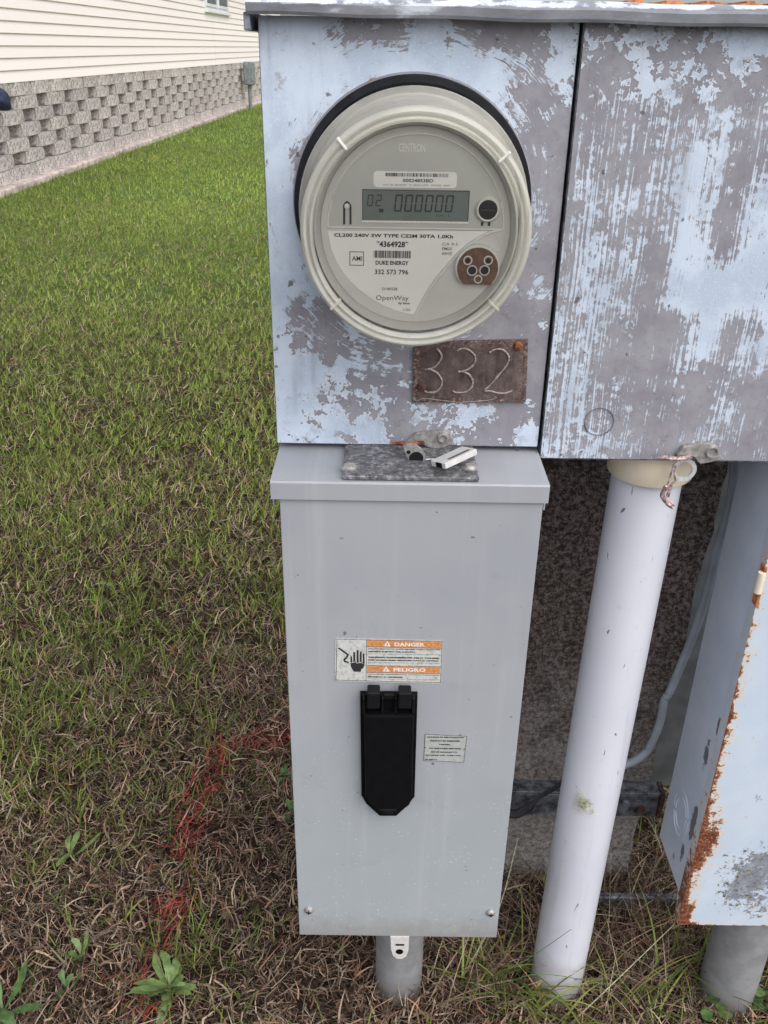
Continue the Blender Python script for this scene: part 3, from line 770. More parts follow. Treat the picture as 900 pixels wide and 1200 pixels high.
for q in ((0.11, 0.8793), (0.0307, 0.842)):
    bm = bmesh.new(); lathe(bm, [(0.0001, -0.0065), (0.0028, -0.0062), (0.0039, -0.0045), (0.0042, -0.003)], q[0], q[1], 14)
    for v in bm.verts: v.co += Vector((random.uniform(-4e-4, 4e-4), random.uniform(-5e-4, 5e-4), random.uniform(-4e-4, 4e-4)))
    o_ = obj('screw', bm, M['rust'] if q[0] > 0.08 else M['dark_rust'], plo, smooth=True)

# ------------------------------------------------------------------ right cabinet
XL2, XR2, ZB2, ZT2 = 0.1385, 0.52, 0.778, 1.120
cab2 = thing('meter_cabinet', 'right hand cabinet with pale paint scraped off in upright streaks', 'cabinet', (XL2, -0.004, ZB2), 'peeling meter cabinets')
obj('shell', bx(XL2 + 0.002, XR2, 0.0, 0.175, ZB2 + 0.002, ZT2), M['paint_upright'], cab2)
rowsR = ['5 4 5 5 4 6 7 7 5 6 7 7',
 '4 4 5 4 5 4 6 5 4 6 7 7',
 '3 4 5 6 4 6 4 4 6 5 5 6',
 '3 4 4 3 4 4 6 4 4 5 7 6',
 '3 4 4 4 4 7 6 3 4 6 7 5',
 '4 4 4 4 4 8 6 2 5 7 7 4',
 '4 5 5 5 4 8 6 2 6 8 6 4',
 '5 5 5 5 3 7 6 2 8 8 8 6',
 '5 6 5 5 2 9 8 2 9 9 9 5',
 '5 6 5 5 2 9 9 9 9 9 9 3',
 '5 6 5 4 2 8 9 9 9 8 8 1',
 '5 6 5 4 1 1 5 9 2 5 9 1',
 '5 6 4 3 1 2 4 9 1 7 8 1',
 '5 6 4 3 1 2 4 4 2 5 5 2',
 '5 6 4 4 2 3 2 1 4 3 1 2',
 '5 6 5 4 3 3 3 1 4 6 1 2',
 '5 5 6 4 4 2 2 3 6 4 2 1',
 '6 5 5 5 4 3 3 4 4 3 2 4']
me = grid_face(XL2, XR2, ZB2, ZT2, -0.004, 190, 170, {'cover': table(rowsR, XL2, 0.345, ZB2, ZT2)})
link_mesh('front_cover', me, M['paint_upright'], cab2)
bm = bmesh.new(); box(bm, XL2 - 0.0008, XL2 + 0.0008, -0.003, 0.02, ZB2 - 0.001, ZT2); box(bm, XL2 + 0.001, XR2, -0.003, 0.02, ZB2 - 0.0014, ZB2 + 0.0006)
obj('cover_flange', bm, M['strut'], cab2)
rg = (0.1862, 0.8131)
bm = bmesh.new(); lathe(bm, [(0.0122, -0.0042), (0.0126, -0.0050), (0.0130, -0.0042)], rg[0], rg[1], 40)
obj('knockout_ring', bm, M['strut'], cab2, smooth=True)
hb = [(0.2576, 0.7851), (0.2605, 0.7906), (0.2621, 0.793), (0.2711, 0.7944), (0.2799, 0.7959), (0.2848, 0.7965), (0.291, 0.7942), (0.2942, 0.7884), (0.2948, 0.7806), (0.289, 0.7783), (0.2796, 0.7765), (0.2768, 0.7785), (0.2746, 0.7835), (0.2718, 0.785), (0.2679, 0.7837), (0.2649, 0.7815), (0.2583, 0.781)]
h2 = obj('hasp', pr(hb, -0.0095, -0.0045, 0.0010), M['steel'], cab2)
rc = (0.2875, 0.7883)
bm = bmesh.new(); lathe(bm, [(0.0001, -0.0085), (0.0030, -0.0088), (0.0042, -0.0118), (0.0052, -0.0118), (0.0064, -0.0093)], rc[0], rc[1], 28)
obj('rivet', bm, M['steel'], h2, smooth=True)
s1 = [(0.2397, 0.7847), (0.247, 0.7857), (0.257, 0.785), (0.2697, 0.7838)]
obj('slot_lug', tb([(s1[0][0], -0.014, s1[0][1]), (s1[1][0], -0.018, s1[1][1]), (s1[2][0], -0.018, s1[2][1]), (s1[3][0], -0.010, s1[3][1])], 0.0020, 8), M['seal_foil'], h2)
wa = (0.2671, 0.7672)
ring = [(r_, y_) for r_, y_ in ((0.0075, -0.0065), (0.0110, -0.0068), (0.0110, -0.0045), (0.0075, -0.0045))]
bm = bmesh.new(); lathe(bm, ring, wa[0], wa[1] + 0.002, 32, closed=True)
obj('lock_eye', bm, M['steel_bright'], h2, smooth=False)
# torn foil seal hanging from the right hasp
fs = [(0.2527, 0.7799), (0.2514, 0.7726), (0.2501, 0.7624), (0.2487, 0.7558), (0.2482, 0.7483), (0.2536, 0.7408), (0.2595, 0.7373)]
fs2 = [(0.2527, 0.7799), (0.2537, 0.7726), (0.2561, 0.7643), (0.2539, 0.7597), (0.2529, 0.7531), (0.2521, 0.7474), (0.2565, 0.7437)]
bm = bmesh.new()
tube(bm, smooth_path([(x, -0.018 - 0.002 * math.sin(i), z) for i, (x, z) in enumerate(fs)], 5), [0.0008] * 12 + [0.0022] * 19, 6)
tube(bm, smooth_path([(x, -0.020 - 0.002 * math.cos(i), z) for i, (x, z) in enumerate(fs2)], 5), [0.0012] * 12 + [0.0018] * 19, 5, flat=0.5)
tag(obj('foil_seal', bm, M['seal_foil']), 'torn curled foil seal dangling from the right cabinet latch', 'seal')

# rain cap over both cabinets
cap = thing('rain_cap', 'long weathered metal rain cap across the top of both cabinets', 'cover', (-0.1, -0.02, 1.1185))
def cap_z(x): return 1.1190 - 0.0035 * (x + 0.1) / 0.36
bm = bmesh.new()
prof = [(-0.016, 0.0), (-0.0195, 0.0), (-0.0205, 0.002), (-0.0208, 0.0075), (-0.0185, 0.0095), (-0.008, 0.0135), (0.19, 0.022), (0.19, 0.016), (-0.010, 0.0045), (-0.016, 0.0035)]
NXC = 40; rings = []
for i in range(NXC + 1):
    x = -0.1015 + (0.53 + 0.1015) * i / NXC; w_ = 0.0005 * math.sin(i * 0.9)
    rings.append([bm.verts.new((x, y + w_, cap_z(x) + z + w_)) for y, z in prof])
for a, b in zip(rings, rings[1:]):
    for k in range(len(prof)): bm.faces.new((a[k], a[(k + 1) % len(prof)], b[(k + 1) % len(prof)], b[k]))
bm.faces.new(rings[0]); bm.faces.new(rings[-1][::-1]); bmesh.ops.recalc_face_normals(bm, faces=bm.faces)
obj('cap', bm, M['cap'], cap)
obj('end_lip', bx(-0.1035, -0.0990, -0.019, 0.18, 1.1090, 1.1205, bev=0.0006), M['strut'], cap)
bm = bmesh.new()
for i in range(60):
    x = 0.17 + 0.36 * i / 60
    box(bm, x, x + 0.0062, 0.04, 0.075, 1.1245, 1.1326 + 0.0012 * math.sin(i * 1.3) + 0.0008 * math.sin(i * 3.7))
obj('rust_crust', bm, M['rust_bright'], cap)

# ------------------------------------------------------------------ electric meter
YD = -0.102
mt = thing('electric_meter', 'round glass electric meter with a grey face and digital display', 'meter', (CX, -0.01, CZ))
bm = bmesh.new()
lathe(bm, [(0.060, 0.0), (0.080, -0.004), (0.080, -0.026), (0.0690, -0.028), (0.0690, -0.1085), (0.0686, -0.1100), (0.0674, -0.1104), (0.0662, -0.1085), (0.0646, YD + 0.001)], CX, CZ, 96)
obj('base', bm, M['dial_grey'], mt, smooth=True)
bm = bmesh.new()
lathe(bm, [(0.0850, -0.0270), (0.0857, -0.029), (0.0858, -0.0350), (0.0849, -0.0368), (0.0830, -0.0370), (0.0815, -0.0372), (0.0800, -0.040),
           (0.0780, -0.060), (0.0757, -0.096)], CX, CZ, 128)
obj('cover_flange', bm, M['milky_grey'], mt, smooth=True)
bm = bmesh.new()
lathe(bm, [(0.0757, -0.096), (0.0772, -0.0975), (0.0778, -0.101), (0.0779, -0.111), (0.0774, -0.1155), (0.0764, -0.1183), (0.0750, -0.1195), (0.0738, -0.1192), (0.0731, -0.1180), (0.0728, -0.1160),
           (0.0722, -0.1158), (0.0718, -0.1180), (0.0708, -0.1190), (0.0698, -0.1186), (0.0692, -0.1168), (0.0690, -0.1120)], CX, CZ - 0.0008, 128)
obj('cover_rim', bm, M['milky'], mt, smooth=True)
bm = bmesh.new(); lathe(bm, [(0.0690, -0.1120), (0.0680, -0.1132), (0.04, -0.1142), (0.0001, -0.1146)], CX, CZ - 0.0008, 96)
obj('cover_glass', bm, M['clear'], mt, smooth=True)
# face
dial = obj('dial_face', pr(circ(CX, CZ, 0.0645, 96), YD, YD + 0.004), M['dial_grey'], mt)
arc_top = [(-0.0411, 0.9899), (0.0765, 0.9916)]
RP = 0.0598
zP = (arc_top[0][1] + arc_top[1][1]) / 2
a0 = math.asin((zP - CZ) / RP)
pts = circ(CX, CZ, RP, 60, a0, math.pi - a0)
pn = obj('upper_panel', pr(pts, YD - 0.0006, YD - 0.00005), M['dial_panel'], dial)
bm = bmesh.new()
for i in range(60):
    th0 = a0 + (math.pi - 2 * a0) * i / 60; th1 = a0 + (math.pi - 2 * a0) * (i + 1) / 60
tube(bm, [(CX + RP * math.cos(a0 + (math.pi - 2 * a0) * i / 60), YD - 0.0006, CZ + RP * math.sin(a0 + (math.pi - 2 * a0) * i / 60)) for i in range(61)], 0.0007, 6)
tube(bm, [(CX - RP * math.cos(a0), YD - 0.0006, zP), (CX + RP * math.cos(a0), YD - 0.0006, zP)], 0.0006, 6)
obj('panel_bead', bm, M['dial_edge'], dial, smooth=True)
lb = [(-0.0411, 0.9881), (-0.0406, 0.984), (-0.0389, 0.9757), (-0.0365, 0.9701), (-0.0332, 0.9637), (-0.0296, 0.9587), (-0.0253, 0.954), (-0.0202, 0.9491), (-0.015, 0.9451), (-0.0083, 0.9408), (-0.0016, 0.9372), (0.0073, 0.9339), (0.0133, 0.9323), (0.0192, 0.9315), (0.022, 0.9375), (0.0255, 0.9445), (0.0289, 0.9509), (0.0331, 0.9571), (0.0372, 0.9626), (0.0414, 0.9678), (0.0455, 0.9727), (0.0496, 0.977), (0.0536, 0.9808), (0.0578, 0.9838), (0.0619, 0.9861), (0.0681, 0.9896)]
name_lab = obj('nameplate', pr(lb, YD - 0.0006, YD - 0.0001), M['label_white'], mt)
YT = YD - 0.0009
rid = [(0.0201, 0.9312), (0.0238, 0.9387), (0.0304, 0.9506), (0.0387, 0.9623), (0.0469, 0.972), (0.0551, 0.9803), (0.0627, 0.9853), (0.0703, 0.9887), (0.0773, 0.9907)]
obj('ridge', tb(xz(rid, YD - 0.0004), 0.0009, 6), M['dial_edge'], dial, smooth=True)
tri = [(0.0744, 0.9868), (0.0677, 0.977), (0.0795, 0.976), (0.0744, 0.9868)]
obj('triangle_mark', tb(xz(tri, YD - 0.0001), 0.0005, 5, n=0), M['dial_edge'], dial)
for body, r_, bold, mat in (
    ('CL200 240V 3W TYPE CS2M 30TA 1.0Kh', [(-0.037, 0.9869), (0.0444, 0.9845)], 0.03, 'print_black'),
    ('*4364928*', [(-0.008, 0.9822), (0.0139, 0.978)], 0.03, 'print_black'),
    ('DUKE ENERGY', [(-0.0084, 0.9689), (0.0145, 0.966)], 0.03, 'print_black'),
    ('332 573 796', [(-0.009, 0.9629), (0.0144, 0.9595)], 0.015, 'print_black'),
    ('AMI', [(-0.0248, 0.9717), (-0.0178, 0.9685)], 0.01, 'print_black'),
    ('CA 0.5', [(0.0371, 0.9817), (0.048, 0.9798)], 0.0, 'print_grey'),
    ('FM2S', [(0.0373, 0.9785), (0.0441, 0.9766)], 0.01, 'print_grey'),
    ('60HZ', [(0.0374, 0.9753), (0.0443, 0.9734)], 0.01, 'print_grey'),
    ('D180528', [(-0.0036, 0.9504), (0.007, 0.9485)], 0.01, 'print_grey'),
    ('OpenWay', [(-0.0079, 0.9449), (0.0151, 0.9404)], -0.005, 'print_black'),
    ('by Itron', [(0.0081, 0.9403), (0.0161, 0.9383)], 0.03, 'print_black'),
    ('1/20', [(0.0114, 0.9357), (0.0165, 0.934)], 0.0, 'print_grey')):
    lettering('lettering', body, r_, YT, M[mat], name_lab, bold)
def barcode(p, y, n, seed, mat, parent):
    (xa, za), (xb, zb) = p
    rnd = random.Random(seed); bm = bmesh.new(); w = (xb - xa) / n
    for i in range(n):
        ww = w * rnd.choice((0.35, 0.5, 0.75)); x = xa + i * w
        vs = [bm.verts.new(c) for c in ((x, y, zb), (x + ww, y, zb), (x + ww, y, za), (x, y, za))]; bm.faces.new(vs)
    obj('barcode', bm, M[mat], parent)
barcode([(-0.0097, 0.9757), (0.0162, 0.9707)], YT, 34, 3, 'print_black', name_lab)
bm = bmesh.new()
(ax, az_), (bx_, bz_) = [(-0.0262, 0.9746), (-0.0168, 0.9655)]
for a, b in (((ax, az_), (bx_, az_)), ((bx_, az_), (bx_, bz_)), ((bx_, bz_), (ax, bz_)), ((ax, bz_), (ax, az_))):
    w_ = 0.00022
    x0_, x1_ = min(a[0], b[0]) - w_, max(a[0], b[0]) + w_; z0_, z1_ = min(a[1], b[1]) - w_, max(a[1], b[1]) + w_
    bm.faces.new([bm.verts.new(c) for c in ((x0_, YT, z0_), (x1_, YT, z0_), (x1_, YT, z1_), (x0_, YT, z1_))])
obj('square_frame', bm, M['print_black'], name_lab)
# FCC label, display
def rrect(p, r):
    (xa, za), (xb, zb) = p; out = []
    for cx_, cz_, s in ((xb - r, za - r, 0), (xa + r, za - r, 1), (xa + r, zb + r, 2), (xb - r, zb + r, 3)):
        out += [(cx_ + r * math.cos(math.pi / 2 * (s + k / 5)), cz_ + r * math.sin(math.pi / 2 * (s + k / 5))) for k in range(6)]
    return out
fl = obj('serial_label', pr(rrect([(-0.0103, 1.0271), (0.0451, 1.017)], 0.0025), YD - 0.0010, YD - 0.0004), M['label_white'], mt)
barcode([(-0.0023, 1.0262), (0.0397, 1.024)], YD - 0.0012, 44, 5, 'print_black', fl)
lettering('lettering', '00024853BD', [(0.0091, 1.0227), (0.0295, 1.0205)], YD - 0.0012, M['print_black'], fl, 0.02)
lettering('lettering', 'FCC ID: SK9AMI7   IC: 864G-AMI7   MODEL: AMI7', [(-0.0035, 1.0192), (0.0407, 1.0182)], YD - 0.0012, M['print_grey'], fl, 0.0)
lettering('lettering', 'CENTRON', [(0.0059, 1.0445), (0.0234, 1.0392)], YD - 0.0009, M['dial_edge'], dial, 0.02)
(lx0, lz1), (lx1, lz0) = [(-0.0171, 1.015), (0.0535, 0.9957)]
bm = bmesh.new()
prism(bm, [(lx0, lz0), (lx1, lz0), (lx1, lz1), (lx0, lz1)], YD - 0.0010, YD - 0.0003)
lcd = obj('display', bm, M['lcd'], mt)
bm = bmesh.new()
box(bm, lx0 - 0.0009, lx1 + 0.0009, YD - 0.0014, YD - 0.0003, lz0 - 0.0013, lz0 - 0.00002); 
obj('bezel_edge', bm, M['print_white'], lcd)
bm = bmesh.new()
box(bm, lx0 - 0.0006, lx0 - 0.00002, YD - 0.0013, YD - 0.0003, lz0, lz1); box(bm, lx1 + 0.00002, lx1 + 0.0006, YD - 0.0013, YD - 0.0003, lz0, lz1)
box(bm, lx0 - 0.0006, lx1 + 0.0006, YD - 0.0013, YD - 0.0003, lz1 + 0.00002, lz1 + 0.0007)
obj('bezel', bm, M['lcd_off'], lcd)
SEG = {'0': 'abcdef', '2': 'abged'}
def seg_digit(ch, xa, xb, za, zb, parent, th):
    bm = bmesh.new(); sl_ = 0.10
    def quad(x0, x1, z0, z1):
        def s(x, z): return (x + (z - za) * sl_, YD - 0.0012, z)
        bm.faces.new([bm.verts.new(s(*c)) for c in ((x0, z0), (x1, z0), (x1, z1), (x0, z1))])
    zm = (za + zb) / 2; g = th * 0.25
    d = dict(a=(xa + g, xb - g, zb - th, zb), g=(xa + g, xb - g, zm - th / 2, zm + th / 2), d=(xa + g, xb - g, za, za + th),
             f=(xa, xa + th, zm + g, zb - g - th * .6), e=(xa, xa + th, za + g + th * .6, zm - g), b=(xb - th, xb, zm + g, zb - g - th * .6), c=(xb - th, xb, za + g + th * .6, zm - g))
    for s_ in SEG[ch]: quad(*d[s_])
    obj('digit', bm, M['lcd_seg'], parent)
(dx0, dz1), (dx1, dz0) = [(0.0035, 1.0127), (0.0457, 1.0016)]
pw = (dx1 - dx0 - 0.0012) / 6
for i in range(6): seg_digit('0', dx0 + i * pw, dx0 + i * pw + pw * 0.76, dz0, dz1, lcd, 0.0011)
(ex0, ez1), (ex1, ez0) = [(-0.0146, 1.0124), (-0.0045, 1.0049)]
for i, ch in enumerate('02'): seg_digit(ch, ex0 + i * 0.0056, ex0 + i * 0.0056 + 0.0038, ez0, ez1, lcd, 0.0007)
sq = [(-0.0065, 1.0034), (-0.0034, 1.001)]
obj('segment', sheet([(sq[0][0], sq[1][1]), (sq[1][0], sq[1][1]), (sq[1][0], sq[0][1]), (sq[0][0], sq[0][1])], YD - 0.0012), M['lcd_seg'], lcd)
lettering('lettering', 'kW   h', [(0.0321, 1.0001), (0.0418, 0.9986)], YD - 0.0012, M['lcd_seg'], lcd)
# magnet symbol with its pin
cc = (-0.028, 1.0047)
lg = [(-0.03, 0.9928), (-0.0299, 1.0031), (-0.03, 1.0052), (-0.028, 1.0073), (-0.0259, 1.0053), (-0.0257, 1.0032), (-0.0257, 0.9928)]
sy = obj('test_symbol', tb(xz(lg, YD - 0.0008), 0.0007, 6, 4), M['print_black'], mt)
bm = bmesh.new(); lathe(bm, [(0.0001, YD - 0.0022), (0.0016, YD - 0.002), (0.0021, YD - 0.0005)], cc[0], cc[1], 20)
obj('pin', bm, M['dial_edge'], sy, smooth=True)
# reset button
bc = (0.0667, 1.004)
bm = bmesh.new(); lathe(bm, [(0.0082, YD - 0.0003), (0.0080, YD - 0.0032), (0.0072, YD - 0.0042), (0.0064, YD - 0.0040), (0.0062, YD - 0.002)], bc[0], bc[1], 40)
bt = obj('reset_button', bm, M['dial_edge'], mt, smooth=True)
bm = bmesh.new(); lathe(bm, [(0.0063, YD - 0.0018), (0.0063, YD - 0.0036), (0.0058, YD - 0.0042), (0.0001, YD - 0.0044)], bc[0], bc[1], 36)
obj('plunger', bm, M['black_rubber'], bt, smooth=True)
obj('slot', bx(bc[0] - 0.0045, bc[0] + 0.0045, YD - 0.0049, YD - 0.0043, bc[1] - 0.0006, bc[1] + 0.0004), M['lcd_seg'], bt)
for q in ((0.0637, 0.9943), (0.0684, 0.9943)):
    obj('foot', bx(q[0] - 0.0008, q[0] + 0.0008, YD - 0.0012, YD - 0.0002, q[1] - 0.0012, q[1] + 0.0014, bev=0.0003), M['print_black'], bt)
# optical port
oc = (0.062, 0.9662)
hw = 0.0140
def port(rad, cut): 
    a = math.asin(cut / rad)
    return circ(oc[0], oc[1], rad, 48, a, math.pi - a)
op = obj('optical_port', pr(port(hw + 0.0012, -0.0112), YD - 0.0052, YD - 0.0002, 0.0008), M['dial_edge'], mt)
for v in op.data.vertices: pass
fcx = obj('port_face', pr([(x, z - 0.0007) for x, z in port(hw + 0.0001, -0.0110)], YD - 0.0060, YD - 0.0050, 0.0003), M['port_brown'], op)
for (x, z), mat, rad in zip([(0.0549, 0.971), (0.0689, 0.9712), (0.0582, 0.9642), (0.0668, 0.9644), (0.0627, 0.9583)], ('port_brown', 'port_brown', 'black_rubber', 'black_rubber', 'port_brown'), (0.0026, 0.0026, 0.0031, 0.0031, 0.0024)):
    bm = bmesh.new(); lathe(bm, [(rad + 0.0006, YD - 0.0061), (rad + 0.0004, YD - 0.0066), (rad - 0.0002, YD - 0.0066), (rad - 0.0003, YD - 0.0061)], x, z, 24)
    obj('socket_rim', bm, M['dial_edge'] if rad < 0.003 else M['dial_grey'], op, smooth=True)
    bm = bmesh.new(); lathe(bm, [(rad - 0.0003, YD - 0.0062), (0.0001, YD - 0.0062)], x, z, 24)
    obj('socket', bm, M[mat], op)
for k_, (x, z) in enumerate([(0.0549, 0.9708), (0.0689, 0.971)]):
    bm = bmesh.new(); lathe(bm, [(0.0015, YD - 0.0064), (0.0001, YD - 0.0064)], x, z, 16)
    obj('contact', bm, M['black_rubber'], op)
# clear ribs on the rim, upper pair coloured pale as a glint
for ang_ in (R(132), R(41), R(222), R(-41)):
    bm = bmesh.new()
    box(bm, 0.0685, 0.0778, -0.1202, -0.1120, -0.0009, 0.0009, bev=0.0004)
    bmesh.ops.rotate(bm, verts=bm.verts, cent=(0, 0, 0), matrix=Matrix.Rotation(-ang_, 3, 'Y'))
    bmesh.ops.translate(bm, verts=bm.verts, vec=(CX, 0, CZ))
    obj('rib', bm, M['glint'] if ang_ > 0 and ang_ < 3 else M['milky'], mt)

# ------------------------------------------------------------------ disconnect box
dc = thing('disconnect_box', 'tall smooth grey disconnect box with a black breaker cover, below the meter', 'electrical box', (0.0225, 0.0, 0.2155))
BX0, BX1, BZ0, BZ1, BY = -0.0868, 0.1324, 0.2158, 0.764, -0.064
obj('body', bx(BX0, BX1, BY + 0.0015, 0.075, BZ0 + 0.0012, BZ1 + 0.01, bev=0.0012), M['enamel'], dc)
obj('front_panel', bx(BX0 - 0.0008, BX1 + 0.0008, BY, BY + 0.0013, BZ0, BZ1 + 0.008, bev=0.0005), M['enamel'], dc)
bm = bmesh.new()
prof = [(-0.0672, 0.7645), (-0.0672, 0.7795), (-0.0662, 0.7810), (0.082, 0.7818), (0.082, 0.7800), (-0.0655, 0.7792), (-0.0660, 0.7645)]
a = [bm.verts.new((-0.0945, y, z)) for y, z in prof]; b = [bm.verts.new((0.1368, y, z)) for y, z in prof]
for i in range(len(prof)): bm.faces.new((a[i], a[(i + 1) % 7], b[(i + 1) % 7], b[i]))
bm.faces.new(a); bm.faces.new(b[::-1]); bmesh.ops.recalc_face_normals(bm, faces=bm.faces)
for x in (-0.0945, 0.1356): box(bm, x, x + 0.0012, -0.0555, 0.08, 0.752, 0.7797)
obj('lid', bm, M['enamel'], dc)
hpq = [(-0.0353, -0.0722), (0.0784, -0.065)]
hub = obj('hub_plate', bx(hpq[0][0], hpq[1][0], -0.0640, 0.05, 0.7816, 0.7858, bev=0.0012, seg=2), M['galv'], dc)
for k_, (x, y) in enumerate([(-0.03, -0.0479), (0.0722, -0.0442)]):
    bm = bmesh.new(); box(bm, -0.0052, 0.0052, -0.0052, 0.0052, 0, 0.0005)
    bm2 = bmesh.new(); tube(bm2, [(x, y, 0.7858), (x, y, 0.7866), (x, y, 0.7885), (x, y, 0.7893)], [0.0062, 0.0060, 0.0048, 0.0030], 20)
    bm.free(); bo = obj('bolt', bm2, M['steel'], hub, smooth=True)
    bm = bmesh.new(); box(bm, -0.0042, 0.0042, -0.0005, 0.0005, 0.7892, 0.7897)
    bmesh.ops.rotate(bm, verts=bm.verts, cent=(0, 0, 0), matrix=Matrix.Rotation(0.25, 3, 'Z')); bmesh.ops.translate(bm, verts=bm.verts, vec=(x, y, 0))
    # slot and washer joined to the head
    tube(bm, [(x, y, 0.7856), (x, y, 0.7864)], 0.0072, 20)
    me2 = bpy.data.meshes.new('w'); bm.to_mesh(me2); bm.free(); bm = bmesh.new(); bm.from_mesh(bo.data); me2.transform(Matrix.Translation(-Vector(root_loc(dc)))); bm.from_mesh(me2); bm.to_mesh(bo.data); bm.free()

# breaker handle cover
Y1 = -0.070
ol = [(-0.0198, 0.5622), (0.0071, 0.5624), (0.034, 0.5625), (0.0344, 0.5042), (0.035, 0.4332), (0.0325, 0.4325), (0.03, 0.4226), (0.0274, 0.4219), (0.0173, 0.4069), (0.0001, 0.4066), (-0.0105, 0.4217), (-0.0132, 0.4224), (-0.0159, 0.4322), (-0.0184, 0.4331), (-0.0191, 0.5031)]
bk = obj('breaker_cover', pr(ol, Y1, BY - 0.0002, 0.0010), M['black_plastic'], dc)
il = [(-0.0158, 0.5456), (0.0307, 0.5462), (0.032, 0.4426), (0.0282, 0.4327), (0.0158, 0.4184), (0.0006, 0.4181), (-0.0098, 0.4319), (-0.0143, 0.4424)]
obj('flap', pr(il, -0.080, Y1 - 0.0001, 0.0022), M['black_plastic'], bk)
for a_, b_ in (((143, 68), (247, 250)), ((402, 72), (505, 250))):
    pass
h1 = [(-0.013, 0.5752), (-0.0012, 0.5565)]; h2_ = [(0.0158, 0.5752), (0.0277, 0.557)]
for q in (h1, h2_):
    obj('hinge_tab', bx(q[0][0], q[1][0], -0.0835, Y1 - 0.0002, q[1][1], q[0][1], bev=0.0016, seg=3), M['black_plastic_soft'], bk)
hr = [(-0.017, 0.5643), (-0.0147, 0.5456), (0.0003, 0.5646), (0.0021, 0.5467), (0.0127, 0.5648), (0.0146, 0.5469), (0.0287, 0.5651), (0.0315, 0.5465)]
for i in range(0, 8, 2):
    obj('hinge_rib', bx(hr[i][0], hr[i + 1][0], -0.078, Y1 - 0.0002, hr[i + 1][1], hr[i][1], bev=0.0005), M['black_plastic_soft'], bk)
hh = [(0.0019, 0.5663), (0.0127, 0.5608)]
obj('hinge_pin', bx(hh[0][0], hh[1][0], -0.0745, Y1 - 0.0002, hh[1][1], hh[0][1], bev=0.0008), M['black_plastic_soft'], bk)
wn_ = [(-0.0006, 0.4273), (0.0036, 0.4213), (0.0127, 0.4215), (0.0174, 0.4277)]
obj('lock_tab', pr(wn_, -0.0818, -0.080, 0.0005), M['black_plastic_soft'], bk)

# danger label (tilts a little with the sheet it is stuck on)
YL = BY - 0.0006
dl = obj('danger_label', pr([(-0.0424, 0.6219), (0.0557, 0.6211), (0.0559, 0.5722), (-0.0439, 0.5734)], YL, BY - 0.00005), M['label_old'], dc)
def on_label(px): return px
for nm, q, mt_ in (('picture_panel', [(-0.0409, 0.621), (-0.0143, 0.6209), (-0.0146, 0.576), (-0.0421, 0.5763)], 'label_old'),
                   ('orange_band', [(-0.0132, 0.6211), (0.0542, 0.6204), (0.0543, 0.613), (-0.0133, 0.6138)], 'orange'),
                   ('orange_band', [(-0.0135, 0.5917), (0.0541, 0.5915), (0.0541, 0.5847), (-0.0136, 0.5846)], 'orange')):
    obj(nm, pr(q, YL - 0.0001, YL - 0.00002), M[mt_], dl)
lnq = [[(-0.0421, 0.6215), (0.0556, 0.621)], [(-0.0431, 0.5748), (0.0557, 0.5737)], [(-0.041, 0.6213), (-0.0426, 0.5748)], [(0.0549, 0.6207), (0.0553, 0.5737)],
       [(-0.0139, 0.6215), (-0.0144, 0.5748)], [(-0.0134, 0.6135), (0.0546, 0.6129)], [(-0.0135, 0.5923), (0.0545, 0.5921)], [(-0.0137, 0.5843), (0.0544, 0.5841)]]
bm = bmesh.new()
for a, b in lnq:
    d = Vector((b[0] - a[0], b[1] - a[1])).normalized(); nrm = Vector((-d.y, d.x)) * 0.00025
    q = [(a[0] + nrm.x, a[1] + nrm.y), (b[0] + nrm.x, b[1] + nrm.y), (b[0] - nrm.x, b[1] - nrm.y), (a[0] - nrm.x, a[1] - nrm.y)]
    prism(bm, q, YL - 0.00022, YL - 0.00012)
obj('printed_rule', bm, M['print_grey'], dl)
hand = []
YH = YL - 0.00028
hb_ = [(-0.0289, 0.596), (-0.0157, 0.5962), (-0.0168, 0.5896), (-0.019, 0.5878), (-0.0194, 0.5851), (-0.0257, 0.585), (-0.0275, 0.5882), (-0.0287, 0.5916)]
bm = bmesh.new(); prism(bm, hb_, YH, YL - 0.00015)
for q in ([(-0.0289, 0.6025), (-0.0275, 0.6025), (-0.0272, 0.5961), (-0.0289, 0.5961)], [(-0.0263, 0.6072), (-0.0244, 0.6072), (-0.0244, 0.5962), (-0.0263, 0.5962)], [(-0.0232, 0.6096), (-0.0213, 0.6096), (-0.0213, 0.5962), (-0.0232, 0.5962)],
          [(-0.0203, 0.6079), (-0.0185, 0.6079), (-0.0185, 0.5963), (-0.0203, 0.5963)], [(-0.0176, 0.6056), (-0.016, 0.6057), (-0.0159, 0.5963), (-0.0175, 0.5963)]):
    prism(bm, q, YH, YL - 0.00015)
wire = [(-0.0394, 0.6114), (-0.0351, 0.6079), (-0.0312, 0.6042), (-0.0324, 0.601), (-0.0346, 0.5988), (-0.034, 0.5966), (-0.031, 0.5955)]
for a, b in zip(wire, wire[1:]):
    d = Vector((b[0] - a[0], b[1] - a[1])).normalized(); nrm = Vector((-d.y, d.x)) * 0.00085; d *= 0.0005
    prism(bm, [(a[0] + nrm.x - d.x, a[1] + nrm.y - d.y), (b[0] + nrm.x + d.x, b[1] + nrm.y + d.y), (b[0] - nrm.x + d.x, b[1] - nrm.y + d.y), (a[0] - nrm.x - d.x, a[1] - nrm.y - d.y)], YH - 0.00002 * random.random(), YL - 0.00015)
obj('hand_symbol', bm, M['print_black'], dl)
sp = [(-0.0301, 0.5949), (-0.0257, 0.5959), (-0.0242, 0.5968), (-0.0228, 0.5948), (-0.0198, 0.596), (-0.0174, 0.5949)]
bm = bmesh.new()
